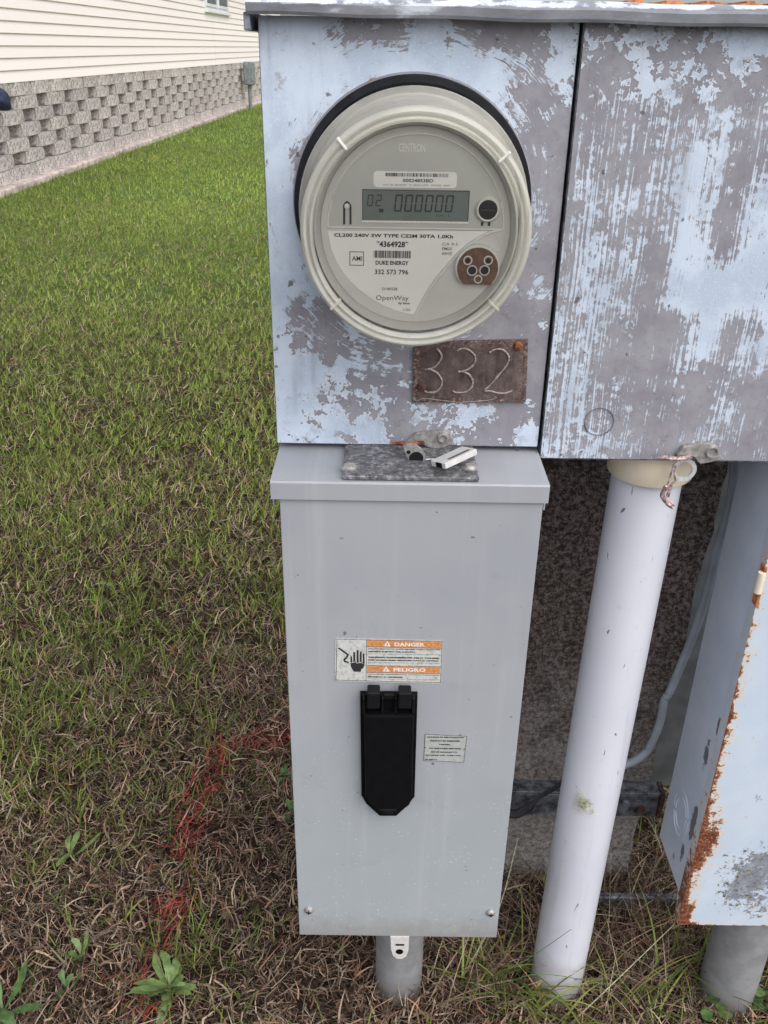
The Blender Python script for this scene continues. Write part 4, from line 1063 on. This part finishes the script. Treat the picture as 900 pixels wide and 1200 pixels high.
for a, b in zip(sp, sp[1:]):
    prism(bm, [(a[0], a[1] + 0.0003), (b[0], b[1] + 0.0003), (b[0], b[1] - 0.0003), (a[0], a[1] - 0.0003)], YH - 0.0002, YH - 0.0001)
obj('spark', bm, M['label_old'], dl)
for body, q, mt_, bd in (
    ('DANGER', [(0.0114, 0.6188), (0.039, 0.6147)], 'print_white', 0.03),
    ('PELIGRO', [(0.0109, 0.5901), (0.0408, 0.5859)], 'print_white', 0.03),
    ('HAZARDOUS VOLTAGE WILL CAUSE', [(-0.0127, 0.6118), (0.0537, 0.611)], 'print_black', 0.085),
    ('SEVERE INJURY OR DEATH.', [(-0.0126, 0.6089), (0.0311, 0.6074)], 'print_black', 0.085),
    ('Turn off power supplying this equipment before working inside.', [(-0.0126, 0.606), (0.0535, 0.6055)], 'print_black', 0.07),
    ('TENSION DANGEREUSE. PEUT CAUSER', [(-0.0128, 0.6025), (0.0537, 0.6011)], 'print_black', 0.085),
    ('DES BLESSURES GRAVES OU LA MORT.', [(-0.0128, 0.5993), (0.0528, 0.5981)], 'print_black', 0.085),
    ('Couper toute alimentation de cet equipement avant', [(-0.0128, 0.5961), (0.0537, 0.5956)], 'print_black', 0.07),
    ('VOLTAJE PELIGROSO CAUSA HERIDAS', [(-0.0132, 0.5827), (0.0538, 0.5819)], 'print_black', 0.085),
    ('SEVERAS O MUERTE.', [(-0.0132, 0.58), (0.0202, 0.5787)], 'print_black', 0.085),
    ('Desconecte la energia de este equipo antes de trabajar.', [(-0.0134, 0.5772), (0.054, 0.5768)], 'print_black', 0.07)):
    lettering('lettering', body, q, YL - 0.00030, M[mt_], dl, bd)
for q in ([(0.0047, 0.6201), (0.0079, 0.6144), (0.0016, 0.6146)], [(0.004, 0.5914), (0.0075, 0.5856), (0.0008, 0.5858)]):
    tr_ = obj('triangle', pr(q, YL - 0.00030, YL - 0.00012), M['print_white'], dl)
    cxq = sum(a for a, b in q) / 3; czq = sum(b for a, b in q) / 3
    lettering('lettering', '!', [(cxq - 0.0004, czq + 0.0018), (cxq + 0.0004, czq - 0.0012)], YL - 0.0004, M['print_black'], dl, 0.05)
# instruction label
il2 = obj('instruction_label', pr([(0.043, 0.5106), (0.0841, 0.5089), (0.0828, 0.4742), (0.0426, 0.476)], YL + 0.0002, BY - 0.00005), M['label_grey'], dc)
bm = bmesh.new()
e4 = [(0.0432, 0.5107), (0.0836, 0.5088), (0.0824, 0.4752), (0.0429, 0.4771)]
for a, b in zip(e4, e4[1:] + e4[:1]):
    d = Vector((b[0] - a[0], b[1] - a[1])).normalized(); nrm = Vector((-d.y, d.x)) * 0.00028
    prism(bm, [(a[0] + nrm.x, a[1] + nrm.y), (b[0] + nrm.x, b[1] + nrm.y), (b[0] - nrm.x, b[1] - nrm.y), (a[0] - nrm.x, a[1] - nrm.y)], YL + 0.00005, YL + 0.00015)
ar = [(0.0429, 0.4948), (0.045, 0.4938), (0.043, 0.4927)]; prism(bm, ar, YL, YL + 0.0001)
ar = [(0.0831, 0.4936), (0.0804, 0.4923), (0.0831, 0.4911)]; prism(bm, ar, YL, YL + 0.0001)
obj('border', bm, M['print_grey'], il2)
for body, q in (('HANDLE IN MID-POSITION', [(0.0452, 0.5079), (0.0809, 0.5064)]), ('INDICATES BREAKER', [(0.0483, 0.5035), (0.0775, 0.5017)]), ('TRIPPED.', [(0.0567, 0.4987), (0.0686, 0.4972)]),
                ('TO RESTORE SERVICE', [(0.0471, 0.4938), (0.0782, 0.4921)]), ('MOVE HANDLE TO', [(0.0495, 0.4891), (0.0752, 0.4875)]), ('EXTREME OFF, THEN ON.', [(0.0449, 0.4848), (0.0792, 0.4831)]), ('06-40071-3', [(0.0442, 0.4793), (0.0559, 0.4777)])):
    lettering('lettering', body, q, YL - 0.00002, M['print_black'], il2, 0.05)
for (x, z) in [(-0.076, 0.2574), (0.1239, 0.2576)]:
    bm = bmesh.new(); lathe(bm, [(0.0052, -0.0643), (0.0050, -0.0655), (0.0030, -0.0675), (0.0001, -0.068)], x, z, 20)
    sc = obj('screw', bm, M['steel'], dc, smooth=True)
    bm = bmesh.new(); box(bm, x - 0.0026, x + 0.0026, -0.0683, -0.0672, z - 0.0005, z + 0.0005); box(bm, x - 0.0005, x + 0.0005, -0.0684, -0.0671, z - 0.0026, z + 0.0026)
    obj('slot', bm, M['black_plastic'], sc)
tq = [(0.0143, 0.2162), (0.0353, 0.2166), (0.0352, 0.1931), (0.0329, 0.1835), (0.0282, 0.1789), (0.0223, 0.1788), (0.0178, 0.1843), (0.0154, 0.1943)]
tb_ = obj('padlock_tab', pr(tq, -0.0655, -0.0642, 0.0003), M['paper_white'], dc)
q = (0.025, 0.1917)
obj('hole', pr(circ(q[0], q[1], 0.0042, 20), -0.0659, -0.0655), M['black_plastic'], tb_)
q = [(0.0203, 0.2048), (0.0302, 0.2023)]
obj('hole', bx(q[0][0], q[1][0], -0.0659, -0.0655, q[1][1], q[0][1]), M['black_plastic'], tb_)

# hanging washer lock and white seal tag lying on the plate
wq = [(0.0152, 0.7991), (0.0177, 0.8015), (0.0254, 0.8011), (0.0314, 0.7966), (0.0349, 0.7903), (0.0348, 0.7838), (0.0313, 0.7805), (0.0263, 0.7798), (0.0214, 0.7829), (0.0186, 0.79)]
hl = obj('lock_washer', pr(wq, -0.0312, -0.0298, 0.0004), M['steel'])
tag(hl, 'grey steel lock washer hanging under the left cabinet latch', 'washer')
q = (0.0269, 0.7875)
obj('hole', pr(circ(q[0], q[1], 0.0062, 28), -0.0316, -0.0311), M['black_rubber'], hl)
q = (0.0202, 0.7934)
obj('hole', pr(circ(q[0], q[1], 0.0018, 14), -0.0316, -0.0311), M['black_rubber'], hl)
sx, sy_ = (0.0571, -0.0478)
seal = thing('seal_tag', 'white plastic seal tag lying tilted on the mottled hub plate', 'seal', (sx, sy_, 0.7865))
def rotbox(x0, x1, y0, y1, z0, z1, bev=0.0005):
    bm = bx(x0, x1, y0, y1, z0, z1, bev=bev)
    bmesh.ops.transform(bm, verts=bm.verts, matrix=Matrix.Translation((sx, sy_, 0.7955)) @ Matrix.Rotation(R(38), 4, 'Z') @ Matrix.Rotation(R(-12), 4, 'X') @ Matrix.Rotation(R(-6), 4, 'Y'))
    return bm
obj('body', rotbox(-0.016, 0.020, -0.0085, 0.010, -0.0026, 0.0026), M['paper_white'], seal)
obj('lock_hole', rotbox(-0.0168, -0.0155, -0.004, 0.003, -0.0022, 0.0022, 0.0003), M['black_plastic'], seal)
bm = rotbox(-0.008, 0.016, -0.005, -0.002, 0.00255, 0.0028, 0.0)
obj('printed_mark', bm, M['print_grey'], seal)
wp = [(0.0348, 0.7889), (0.0438, 0.7891), (0.0531, 0.7852), (0.0543, 0.7821), (0.0482, 0.7787), (0.0391, 0.7776), (0.0312, 0.7795), (0.0262, 0.7817)]
obj('wire', tb(xz(wp, -0.036), 0.0006, 6, 6), M['steel_bright'], seal, smooth=True)

# ------------------------------------------------------------------ rusty blue cabinet
rb = thing('rusty_cabinet', 'pale blue metal cabinet with rust eaten edges on the right, low down', 'cabinet', (0.354, -0.02, 0.186))
RX0, RX1 = 0.3535, 0.60
def rust_f(X, Z):
    dl_ = X - RX0; db = Z - 0.1862
    r = 0.30 * np.exp(-dl_ / 0.016) + np.exp(-dl_ / 0.009) * (0.25 + 0.45 * np.clip((0.50 - Z) / 0.2, 0, 1)) + 0.42 * np.exp(-np.abs(Z - 0.50) / 0.05) * np.exp(-dl_ / 0.006)
    r += 0.60 * np.exp(-db / 0.004)
    r += 0.50 * np.exp(-((X - 0.368) / 0.014) ** 2 - ((Z - 0.325) / 0.045) ** 2)
    for x, z, sx_, sz_, k in ((0.437, 0.220, 0.003, 0.010, 0.6), (0.458, 0.222, 0.004, 0.013, 0.65), (0.3615, 0.200, 0.008, 0.025, 0.5), (0.450, 0.268, 0.004, 0.006, 0.5), (0.4, 0.36, 0.002, 0.008, 0.5)):
        r += k * np.exp(-((X - x - 0.2 * (Z - z)) / sx_) ** 2 - ((Z - z) / sz_) ** 2)
    return np.clip(r, 0, 1)
def peel_f(X, Z):
    r = 0.55 * np.exp(-((X - 0.425) / 0.03) ** 2 - ((Z - 0.275) / 0.035) ** 2) + 0.4 * np.exp(-((X - 0.405) / 0.014) ** 2 - ((Z - 0.243) / 0.014) ** 2)
    r += 0.5 * np.exp(-((X - 0.47) / 0.02) ** 2 - ((Z - 0.30) / 0.03) ** 2) + 0.45 * np.exp(-((X - 0.407) / 0.006) ** 2 - ((Z - 0.39) / 0.008) ** 2)
    r += 0.3 * np.exp(-((X - 0.44) / 0.03) ** 2 - ((Z - 0.215) / 0.02) ** 2)
    r = r + 0.30 * np.exp(-((X - 0.445) / 0.05) ** 2 - ((Z - 0.27) / 0.055) ** 2)
    return r * 1.25
me = grid_face(RX0, RX1, 0.1862, 0.745, -0.0205, 120, 260, {'rust': rust_f, 'peel': peel_f})
link_mesh('door', me, M['blue_rusting'], rb)
me = grid_face(-0.0203, -0.0055, 0.1865, 0.745, RX0 + 0.0001, 8, 260, {'rust': lambda Y, Z: 0.30 + 0.25 * np.exp(-((Z - 0.24) / 0.06) ** 2) + 0.2 * np.clip((0.5 - Z) / 0.3, 0, 1), 'peel': lambda Y, Z: Y * 0}, axis='x')
link_mesh('door_edge', me, M['blue_rusting'], rb)
SXP = RX0 + 0.0012
def side_peel(Y, Z):
    r = Y * 0
    for y, z, sy_2, sz_, k in ((0.010, 0.42, 0.010, 0.03, 0.75), (0.0, 0.345, 0.012, 0.02, 0.5), (0.002, 0.318, 0.009, 0.022, 0.9), (0.0135, 0.27, 0.008, 0.02, 0.75), (-0.002, 0.47, 0.006, 0.02, 0.8), (0.03, 0.24, 0.01, 0.012, 0.6)):
        r = r + k * np.exp(-((Y - y) / sy_2) ** 2 - ((Z - z) / sz_) ** 2)
    return r
me = grid_face(-0.0054, 0.082, 0.2210, 0.772, SXP, 60, 200, {'peel': side_peel}, axis='x')
link_mesh('side_panel', me, M['blue_side'], rb)
obj('body', bx(SXP + 0.0004, RX1, -0.0190, 0.0818, 0.2214, 0.774), M['blue_side'], rb)
bm = bx(RX0 + 0.0003, RX1, -0.0200, -0.0192, 0.1870, 0.7447); obj('door_back', bm, M['blue_side'], rb)
cq = (0.0352, 0.3053)
for rad in (0.0215, 0.0300):
    bm = bmesh.new()
    pth = [(SXP - 0.0002, cq[0] + rad * 0.78 * math.cos(a) + 0.002, cq[1] + rad * math.sin(a)) for a in [2 * math.pi * k / 40 for k in range(41)]]
    tube(bm, pth, 0.0007, 5, cap=False); obj('knockout_ring', bm, M['blue_side'], rb, smooth=True)
hz = (-0.025, 0.6629)[1]
bm = bmesh.new(); tube(bm, [(RX0 - 0.002, -0.0215, hz - 0.012), (RX0 - 0.002, -0.0215, hz + 0.010)], 0.0036, 14)
obj('hinge_knuckle', bm, M['cream_pvc'], rb, smooth=True)
obj('hinge_leaf', bx(RX0 - 0.0012, RX0 + 0.002, -0.0218, -0.012, hz - 0.028, hz + 0.016, bev=0.0006), M['rust_bright'], rb)

# ------------------------------------------------------------------ grass
def make_blades(name, x, y, z, L, W, a0_, a1_, azm, col, k=3, twist=None, curl=0.0):
    """x,y,z base; bends from a0 to a1 (angle from upright); azm heading; col (n,3)"""
    n = len(x); lv = k + 1
    P = np.zeros((n, lv, 2, 3), np.float32)
    px = np.zeros(n); pz = np.zeros(n); qx = x.copy(); qy = y.copy(); crl = np.random.default_rng(len(x)).normal(0, 1, n) * curl
    side = azm + math.pi / 2 + (twist if twist is not None else 0)
    for i in range(lv):
        s = i / k
        if i:
            a = a0_ + (a1_ - a0_) * (s - 0.5 / k)
            h_ = np.sin(a) * L / k; az2 = azm + crl * (s - 0.5 / k); qx = qx + h_ * np.cos(az2); qy = qy + h_ * np.sin(az2); pz = pz + np.cos(a) * L / k
        w = W * (0.5 * (1 - s ** 1.6) + 0.04)
        cxp = qx; cyp = qy; czp = np.maximum(z + pz, 0.0015)
        for d_, sg in ((0, -1), (1, 1)):
            P[:, i, d_, 0] = cxp + sg * w * np.cos(side); P[:, i, d_, 1] = cyp + sg * w * np.sin(side); P[:, i, d_, 2] = czp + sg * w * 0.3
    base = (np.arange(n) * lv * 2)[:, None, None]
    q = np.array([[2 * i, 2 * i + 1, 2 * i + 3, 2 * i + 2] for i in range(k)])[None]
    F = (base + q).reshape(-1, 4)
    me = bpy.data.meshes.new(name)
    V = P.reshape(-1, 3)
    me.vertices.add(len(V)); me.vertices.foreach_set('co', V.ravel())
    me.loops.add(F.size); me.loops.foreach_set('vertex_index', F.astype(np.int32).ravel())
    me.polygons.add(len(F)); me.polygons.foreach_set('loop_start', np.arange(0, F.size, 4, dtype=np.int32))
    me.update(calc_edges=True)
    ca = me.attributes.new('tint', 'FLOAT_COLOR', 'POINT')
    cc4 = np.ones((n, lv * 2, 4), np.float32); cc4[:, :, :3] = col[:, None, :]
    ca.data.foreach_set('color', cc4.ravel())
    return me
def vnoise(x, y, sc, seed):
    r_ = np.random.default_rng(seed); G = r_.random((64, 64))
    u = x * sc + 100.3; v = y * sc + 57.7
    i = np.floor(u).astype(int); j = np.floor(v).astype(int); a = u - i; b = v - j
    a = a * a * (3 - 2 * a); b = b * b * (3 - 2 * b)
    g = lambda p, q: G[p % 64, q % 64]
    return (g(i, j) * (1 - a) + g(i + 1, j) * a) * (1 - b) + (g(i, j + 1) * (1 - a) + g(i + 1, j + 1) * a) * b
def fbm(x, y, sc, seed): return 0.5 * vnoise(x, y, sc, seed) + 0.3 * vnoise(x, y, sc * 2.3, seed + 1) + 0.2 * vnoise(x, y, sc * 5.1, seed + 2)
RED = np.array([(-0.300, -0.02), (-0.289, 0.038), (-0.296, 0.159), (-0.303, 0.32), (-0.274, 0.45), (-0.17, 0.496), (-0.10, 0.51)])
def red_amount(x, y):
    best = np.full(len(x), 9.0)
    for a, b in zip(RED, RED[1:]):
        d = b - a; tt = np.clip(((x - a[0]) * d[0] + (y - a[1]) * d[1]) / (d @ d), 0, 1)
        best = np.minimum(best, np.hypot(x - a[0] - tt * d[0], (y - a[1] - tt * d[1])))
    return np.exp(-(best / 0.022) ** 2) * np.clip((vnoise(x, y, 25, 77) - 0.18) * 2.6, 0, 1)
def green_share(x, y):
    """how much of the turf is alive: thin and dead near the boxes, dense towards the house"""
    g = 0.30 + 0.46 * np.clip((y - 0.0) / 0.6, 0, 1) + 0.10 * np.clip((y - 0.7) / 1.5, 0, 1) + 0.20 * np.clip((y - 2.5) / 4, 0, 1) + 0.10 * np.clip((-0.35 - x) / 0.2, 0, 1) * (y < 1)
    g = g + (fbm(x, y, 5.5, 5) - 0.5) * 1.6 - 0.30 * np.exp(-((x + 0.10) / 0.14) ** 2) * (y < 0.9)
    g = g - 0.25 * np.clip((x + 0.05) / 0.1, 0, 1) * (y < 0.6)
    return np.clip(g, 0.03, 0.98)
def palette(n, kind, x, y):
    c = np.empty((n, 3)); u = rng.random(n)[:, None]; v = rng.random(n)[:, None]
    if kind == 'green':
        far = np.clip(y / 6.0, 0, 1)[:, None]
        a = np.array([0.050, 0.095, 0.022]); b = np.array([0.28, 0.40, 0.09])
        c = a + (b - a) * u ** 1.3; c = c * (1 + 0.45 * far); c[:, 0] *= 1.12 ; c[:, 0] += 0.05 * v[:, 0] ** 3
        yel = vnoise(x, y, 0.9, 33)[:, None]; c = c * (0.85 + 0.35 * yel)
    else:
        a = np.array([0.040, 0.024, 0.018]); b = np.array([0.68, 0.53, 0.39])
        c = a + (b - a) * u ** 2.0
        redd = (v < 0.25); c = np.where(redd, c * np.array([1.0, 0.72, 0.66]), c)
        r_ = red_amount(x, y); hit = rng.random(n) < r_ * 0.75
        c[hit] = np.array([0.44, 0.085, 0.070]) * (0.35 + 1.1 * u[hit])
    return c
def scatter(n, x0, x1, y0, y1):
    return rng.uniform(x0, x1, n), rng.uniform(y0, y1, n)
chunks = {'green': [], 'dead': []}
# zones: x0, x1, y0, y1, dead per m2, green per m2, size factor
zones = [(-1.25, 0.85, -0.30, 0.75, 44000, 24000, 1.0), (-1.7, 1.1, 0.75, 1.7, 21000, 24000, 1.05), (-2.4, 1.5, 1.7, 3.4, 9000, 18000, 1.25),
         (-3.15, 2.5, 3.4, 6.5, 3000, 9000, 1.5), (-3.18, 3.5, 6.5, 11, 700, 4200, 2.1), (-3.1, 5.0, 11, 24, 100, 1100, 3.4)]
dead_me, green_me = [], []
for zi, (x0, x1, y0, y1, dd, gd, sf) in enumerate(zones):
    A = (x1 - x0) * (y1 - y0)
    n = int(A * dd); x, y = scatter(n, x0, x1, y0, y1)
    g = green_share(x, y); keep = rng.random(n) < 1.10 - 0.62 * g
    x, y = x[keep], y[keep]; n = len(x)
    L = rng.uniform(0.014, 0.052, n) * sf ** 0.6; W = (0.0007 + 0.0022 * rng.random(n) ** 1.6) * sf
    a0_ = rng.uniform(0.6, 1.5, n); a1_ = a0_ + rng.uniform(-0.6, 1.3, n)
    dead_me.append((x, y, rng.uniform(0, 1, n) ** 2 * 0.016, L, W, a0_, a1_, rng.uniform(0, 2 * math.pi, n), palette(n, 'dead', x, y), 3 if zi < 2 else 2, rng.uniform(-0.8, 0.8, n)))
    n = int(A * gd); x, y = scatter(n, x0, x1, y0, y1)
    # blades gather in tufts
    cell = 0.026 * sf; ci = np.floor(x / cell).astype(int); cj = np.floor((y + cell * 0.5 * (ci % 2)) / cell).astype(int)
    HX = np.random.default_rng(5).random((257, 263)); HY = np.random.default_rng(6).random((257, 263))
    tx = (ci + HX[(ci * 7 + cj * 3) % 257, (cj * 5 + ci) % 263]) * cell; ty = (cj + HY[(ci * 7 + cj * 3) % 257, (cj * 5 + ci) % 263]) * cell - cell * 0.5 * (ci % 2)
    x2 = x * 0.55 + tx * 0.45; y2 = y * 0.55 + ty * 0.45
    g = green_share(x2, y2); keep = rng.random(n) < g * (0.35 + 1.0 * (vnoise(x2, y2, 22 / sf, 9)))
    x, y = x2[keep], y2[keep]; n = len(x)
    L = rng.uniform(0.014, 0.056, n) * (1.0, 0.82, 0.72, 0.72, 0.75, 0.8)[zi] * (sf ** 0.35); W = rng.uniform(0.0011, 0.0031, n) * sf ** 0.85
    a0_ = np.abs(rng.normal(0.35, 0.3, n)); a1_ = a0_ + rng.uniform(0.1, 1.2, n)
    pal = palette(n, 'green', x, y)
    rd = rng.random(n) < red_amount(x, y) * 0.45; pal[rd] = np.array([0.42, 0.08, 0.06])
    green_me.append((x, y, np.zeros(n), L, W, a0_, a1_, rng.uniform(0, 2 * math.pi, n), pal, 3 if zi < 2 else 2, rng.uniform(-0.5, 0.5, n)))
def join_blades(name, lst, label):
    obs = []
    for k_ in (3, 2):
        sel = [q for q in lst if q[9] == k_]
        arr = [np.concatenate([q[i] for q in sel]) for i in range(9)] + [np.concatenate([q[10] for q in sel])]
        me = make_blades(name, arr[0], arr[1], arr[2], arr[3], arr[4], arr[5], arr[6], arr[7], arr[8], k_, arr[9], 2.0 if name == 'dead_grass' else 0.6)
        o = link_mesh(name, me, M['blade']); o['kind'] = 'stuff'
        o['label'] = label[0 if k_ == 3 else 1]; o['category'] = 'grass'; obs.append(o)
    return obs
join_blades('dead_grass', dead_me, ('brown dead grass thatch close to the electric boxes', 'dry brown grass thatch farther across the lawn'))
join_blades('lawn_grass', green_me, ('short green grass growing near the electric boxes', 'green lawn grass stretching away toward the house'))

# long straw stems leaning and arching round the pipe feet
def stems(name, spots, n, Lr, Wr, colk, a0r, a1r, label, azr=(0, 6.283), spread=0.03, kind='stuff', cat='grass'):
    X = []; Y = []
    for (x, y) in spots:
        X.append(rng.normal(x, spread, n)); Y.append(rng.normal(y, spread * 0.8, n))
    x = np.concatenate(X); y = np.concatenate(Y); N = len(x)
    me = make_blades(name, x, y, np.zeros(N), rng.uniform(*Lr, N), rng.uniform(*Wr, N), rng.uniform(*a0r, N), rng.uniform(*a1r, N), rng.uniform(*azr, N), palette(N, colk, x, y), 7, rng.uniform(-0.5, 0.5, N))
    o = link_mesh(name, me, M['blade'])
    if kind: o['kind'] = kind
    o['label'] = label; o['category'] = cat
    return o
stems('straw', [(0.12, 0.06), (0.17, 0.03), (0.30, 0.05), (0.36, 0.08), (0.33, 0.0), (0.42, 0.1), (0.25, 0.12), (0.10, 0.12), (0.55, 0.1), (0.38, 0.14), (0.08, 0.09)], 75, (0.05, 0.15), (0.0009, 0.0018), 'dead', (0.3, 1.2), (0.9, 2.1), 'long dry straw stems tangled between the white pipe and grey conduit', spread=0.035)
stems('straw', [(0.33, 0.16), (0.42, 0.18), (0.12, 0.16), (0.36, 0.22)], 140, (0.03, 0.09), (0.001, 0.0022), 'dead', (0.2, 1.3), (0.9, 2.1), 'tangled dark straw at the foot of the concrete post', spread=0.05)
green_spots = [((0.180, 0.020), 26, 'arching green grass tuft at the foot of the white pipe'), ((0.135, 0.045), 22, 'upright green grass tuft between the grey box and white pipe'),
               ((0.335, -0.01), 14, 'thin green grass tuft right of the white pipe'), ((0.40, 0.05), 12, 'sparse green grass tuft left of the right conduit'), ((0.20, -0.03), 18, 'low green grass tuft in front of the white pipe')]
for (sp_, n_, lab_) in green_spots:
    stems('grass_tuft', [sp_], n_, (0.07, 0.16), (0.0018, 0.0032), 'green', (0.05, 0.8), (1.2, 2.5), lab_, spread=0.014, kind=None, cat='grass tuft')
# single long stalks crossing in front of the pipe
ls = [((0.105, 0.02), (0.165, -0.01, 0.085), (0.235, -0.005, 0.155)), ((0.13, 0.0), (0.19, -0.02, 0.09), (0.30, -0.01, 0.055)), ((0.115, 0.04), (0.15, 0.03, 0.14), (0.165, 0.03, 0.27)), ((0.24, -0.03), (0.30, -0.02, 0.09), (0.36, 0.0, 0.16))]
for i, (a, b, c) in enumerate(ls):
    pth = smooth_path([(a[0], a[1], 0), b, c], 8)
    bm = bmesh.new(); tube(bm, pth, [0.0011 * (1 - 0.75 * k / len(pth)) for k in range(len(pth))], 4, cap=False)
    tag(obj('grass_stalk', bm, M['leaf'] if i < 2 else M['lichen']), ('long green stalk crossing the lower white pipe, the upper one', 'long green stalk bending low across the white pipe foot', 'tall dry stalk standing left of the white pipe', 'dry stalk leaning right beside the white pipe foot')[i], 'stalk')

# broad leaved weeds
def leaf_mesh(bm, base, azm, L, W, rise, droop, fold=0.15):
    lv = 7; prev = None
    d = Vector((math.cos(azm), math.sin(azm), 0)); s = Vector((-d.y, d.x, 0))
    for i in range(lv + 1):
        u = i / lv
        h = rise * u - droop * u * u
        c = Vector(base) + d * L * u + Vector((0, 0, h))
        w = W * (math.sin(math.pi * min(1, u ** 1.5)) ** 0.8 + 0.14) * (1 + 0.16 * math.sin(i * 2.4 + azm)) * 0.5
        d = Matrix.Rotation(0.07 * math.sin(azm * 7 + 1), 3, 'Z') @ d
        a = bm.verts.new(c - s * w + Vector((0, 0, fold * w))); m_ = bm.verts.new(c); b = bm.verts.new(c + s * w + Vector((0, 0, fold * w)))
        if prev: bm.faces.new((prev[0], prev[1], m_, a)); bm.faces.new((prev[1], prev[2], b, m_))
        prev = (a, m_, b)
def weed(loc, n, L, W, label, mat='leaf', rise=0.02, droop=0.02, seed=1, cat='weed'):
    rnd = random.Random(seed)
    t_ = thing('weed', label, cat, (loc[0], loc[1], 0), 'weeds growing in the lawn')
    for k in range(n):
        bm = bmesh.new(); a = 2 * math.pi * k / n + rnd.uniform(-0.25, 0.25)
        leaf_mesh(bm, (loc[0], loc[1], 0.012 + 0.006 * (k % 3)), a, L * rnd.uniform(0.45, 1.15), W * rnd.uniform(0.8, 1.2), rise * rnd.uniform(0.4, 1.6), droop * rnd.uniform(0.4, 1.5))
        obj('leaf', bm, M[mat], t_, smooth=True)
weed((-0.268, 0.004), 16, 0.044, 0.0105, 'rosette weed with oblong leaves below the end of the red paint mark', 'leaf_pale', 0.03, 0.02, 3)
weed((-0.463, 0.215), 6, 0.050, 0.009, 'weed with long broad pale blades near the left edge', 'leaf_pale', 0.025, 0.01, 5)
weed((-0.470, -0.030), 6, 0.050, 0.013, 'broad leaved weed in the bottom left corner', 'leaf', 0.03, 0.02, 8)
weed((-0.395, 0.045), 6, 0.026, 0.008, 'small leafy weed left of the red paint mark', 'leaf_pale', 0.03, 0.01, 9)
weed((-0.40, 0.0), 5, 0.022, 0.008, 'small leafy weed low between the corner weed and the rosette', 'leaf', 0.03, 0.01, 19)
weed((-0.14, 0.30), 6, 0.02, 0.008, 'small dark weed in straw beside the grey box, lower one', 'leaf', 0.02, 0.01, 12)
weed((-0.16, 0.38), 6, 0.02, 0.008, 'small dark weed in straw beside the grey box, upper one', 'leaf', 0.02, 0.01, 13)
def round_weed(loc, n, r_, label, seed):
    rnd = random.Random(seed); t_ = thing('clover', label, 'clover', (loc[0], loc[1], 0), 'clover patches')
    for k in range(n):
        bx0 = loc[0] + rnd.gauss(0, r_); by0 = loc[1] + rnd.gauss(0, r_ * 0.7); h = rnd.uniform(0.014, 0.032); rad = rnd.uniform(0.0045, 0.0075)
        bm = bmesh.new(); c = bm.verts.new((bx0, by0, h - 0.001)); ring_ = []
        tilt = Vector((rnd.uniform(-0.3, 0.3), rnd.uniform(-0.5, 0.1), 0))
        for j in range(10):
            a = 2 * math.pi * j / 10; rj = rad * (1 + 0.12 * math.cos(3 * a))
            ring_.append(bm.verts.new((bx0 + rj * math.cos(a), by0 + rj * math.sin(a), h + tilt.x * rj * math.cos(a) + tilt.y * rj * math.sin(a))))
        for j in range(10): bm.faces.new((c, ring_[j], ring_[(j + 1) % 10]))
        obj('leaf', bm, M['leaf_pale'] if k % 3 else M['leaf'], t_, smooth=True)
round_weed((0.500, 0.000), 26, 0.022, 'patch of small round clover leaves right of the pale conduit', 4)
round_weed((0.425, -0.020), 9, 0.009, 'few clover leaves at the left foot of the pale conduit', 5)
round_weed((-0.612, 0.97), 3, 0.012, 'three round leaves in the lawn at mid left', 6)
round_weed((-0.45, 0.87), 4, 0.02, 'pale round leaves in the middle of the lawn', 7)
round_weed((-0.13, 0.95), 4, 0.02, 'small round leaves beside the grey box top', 8)
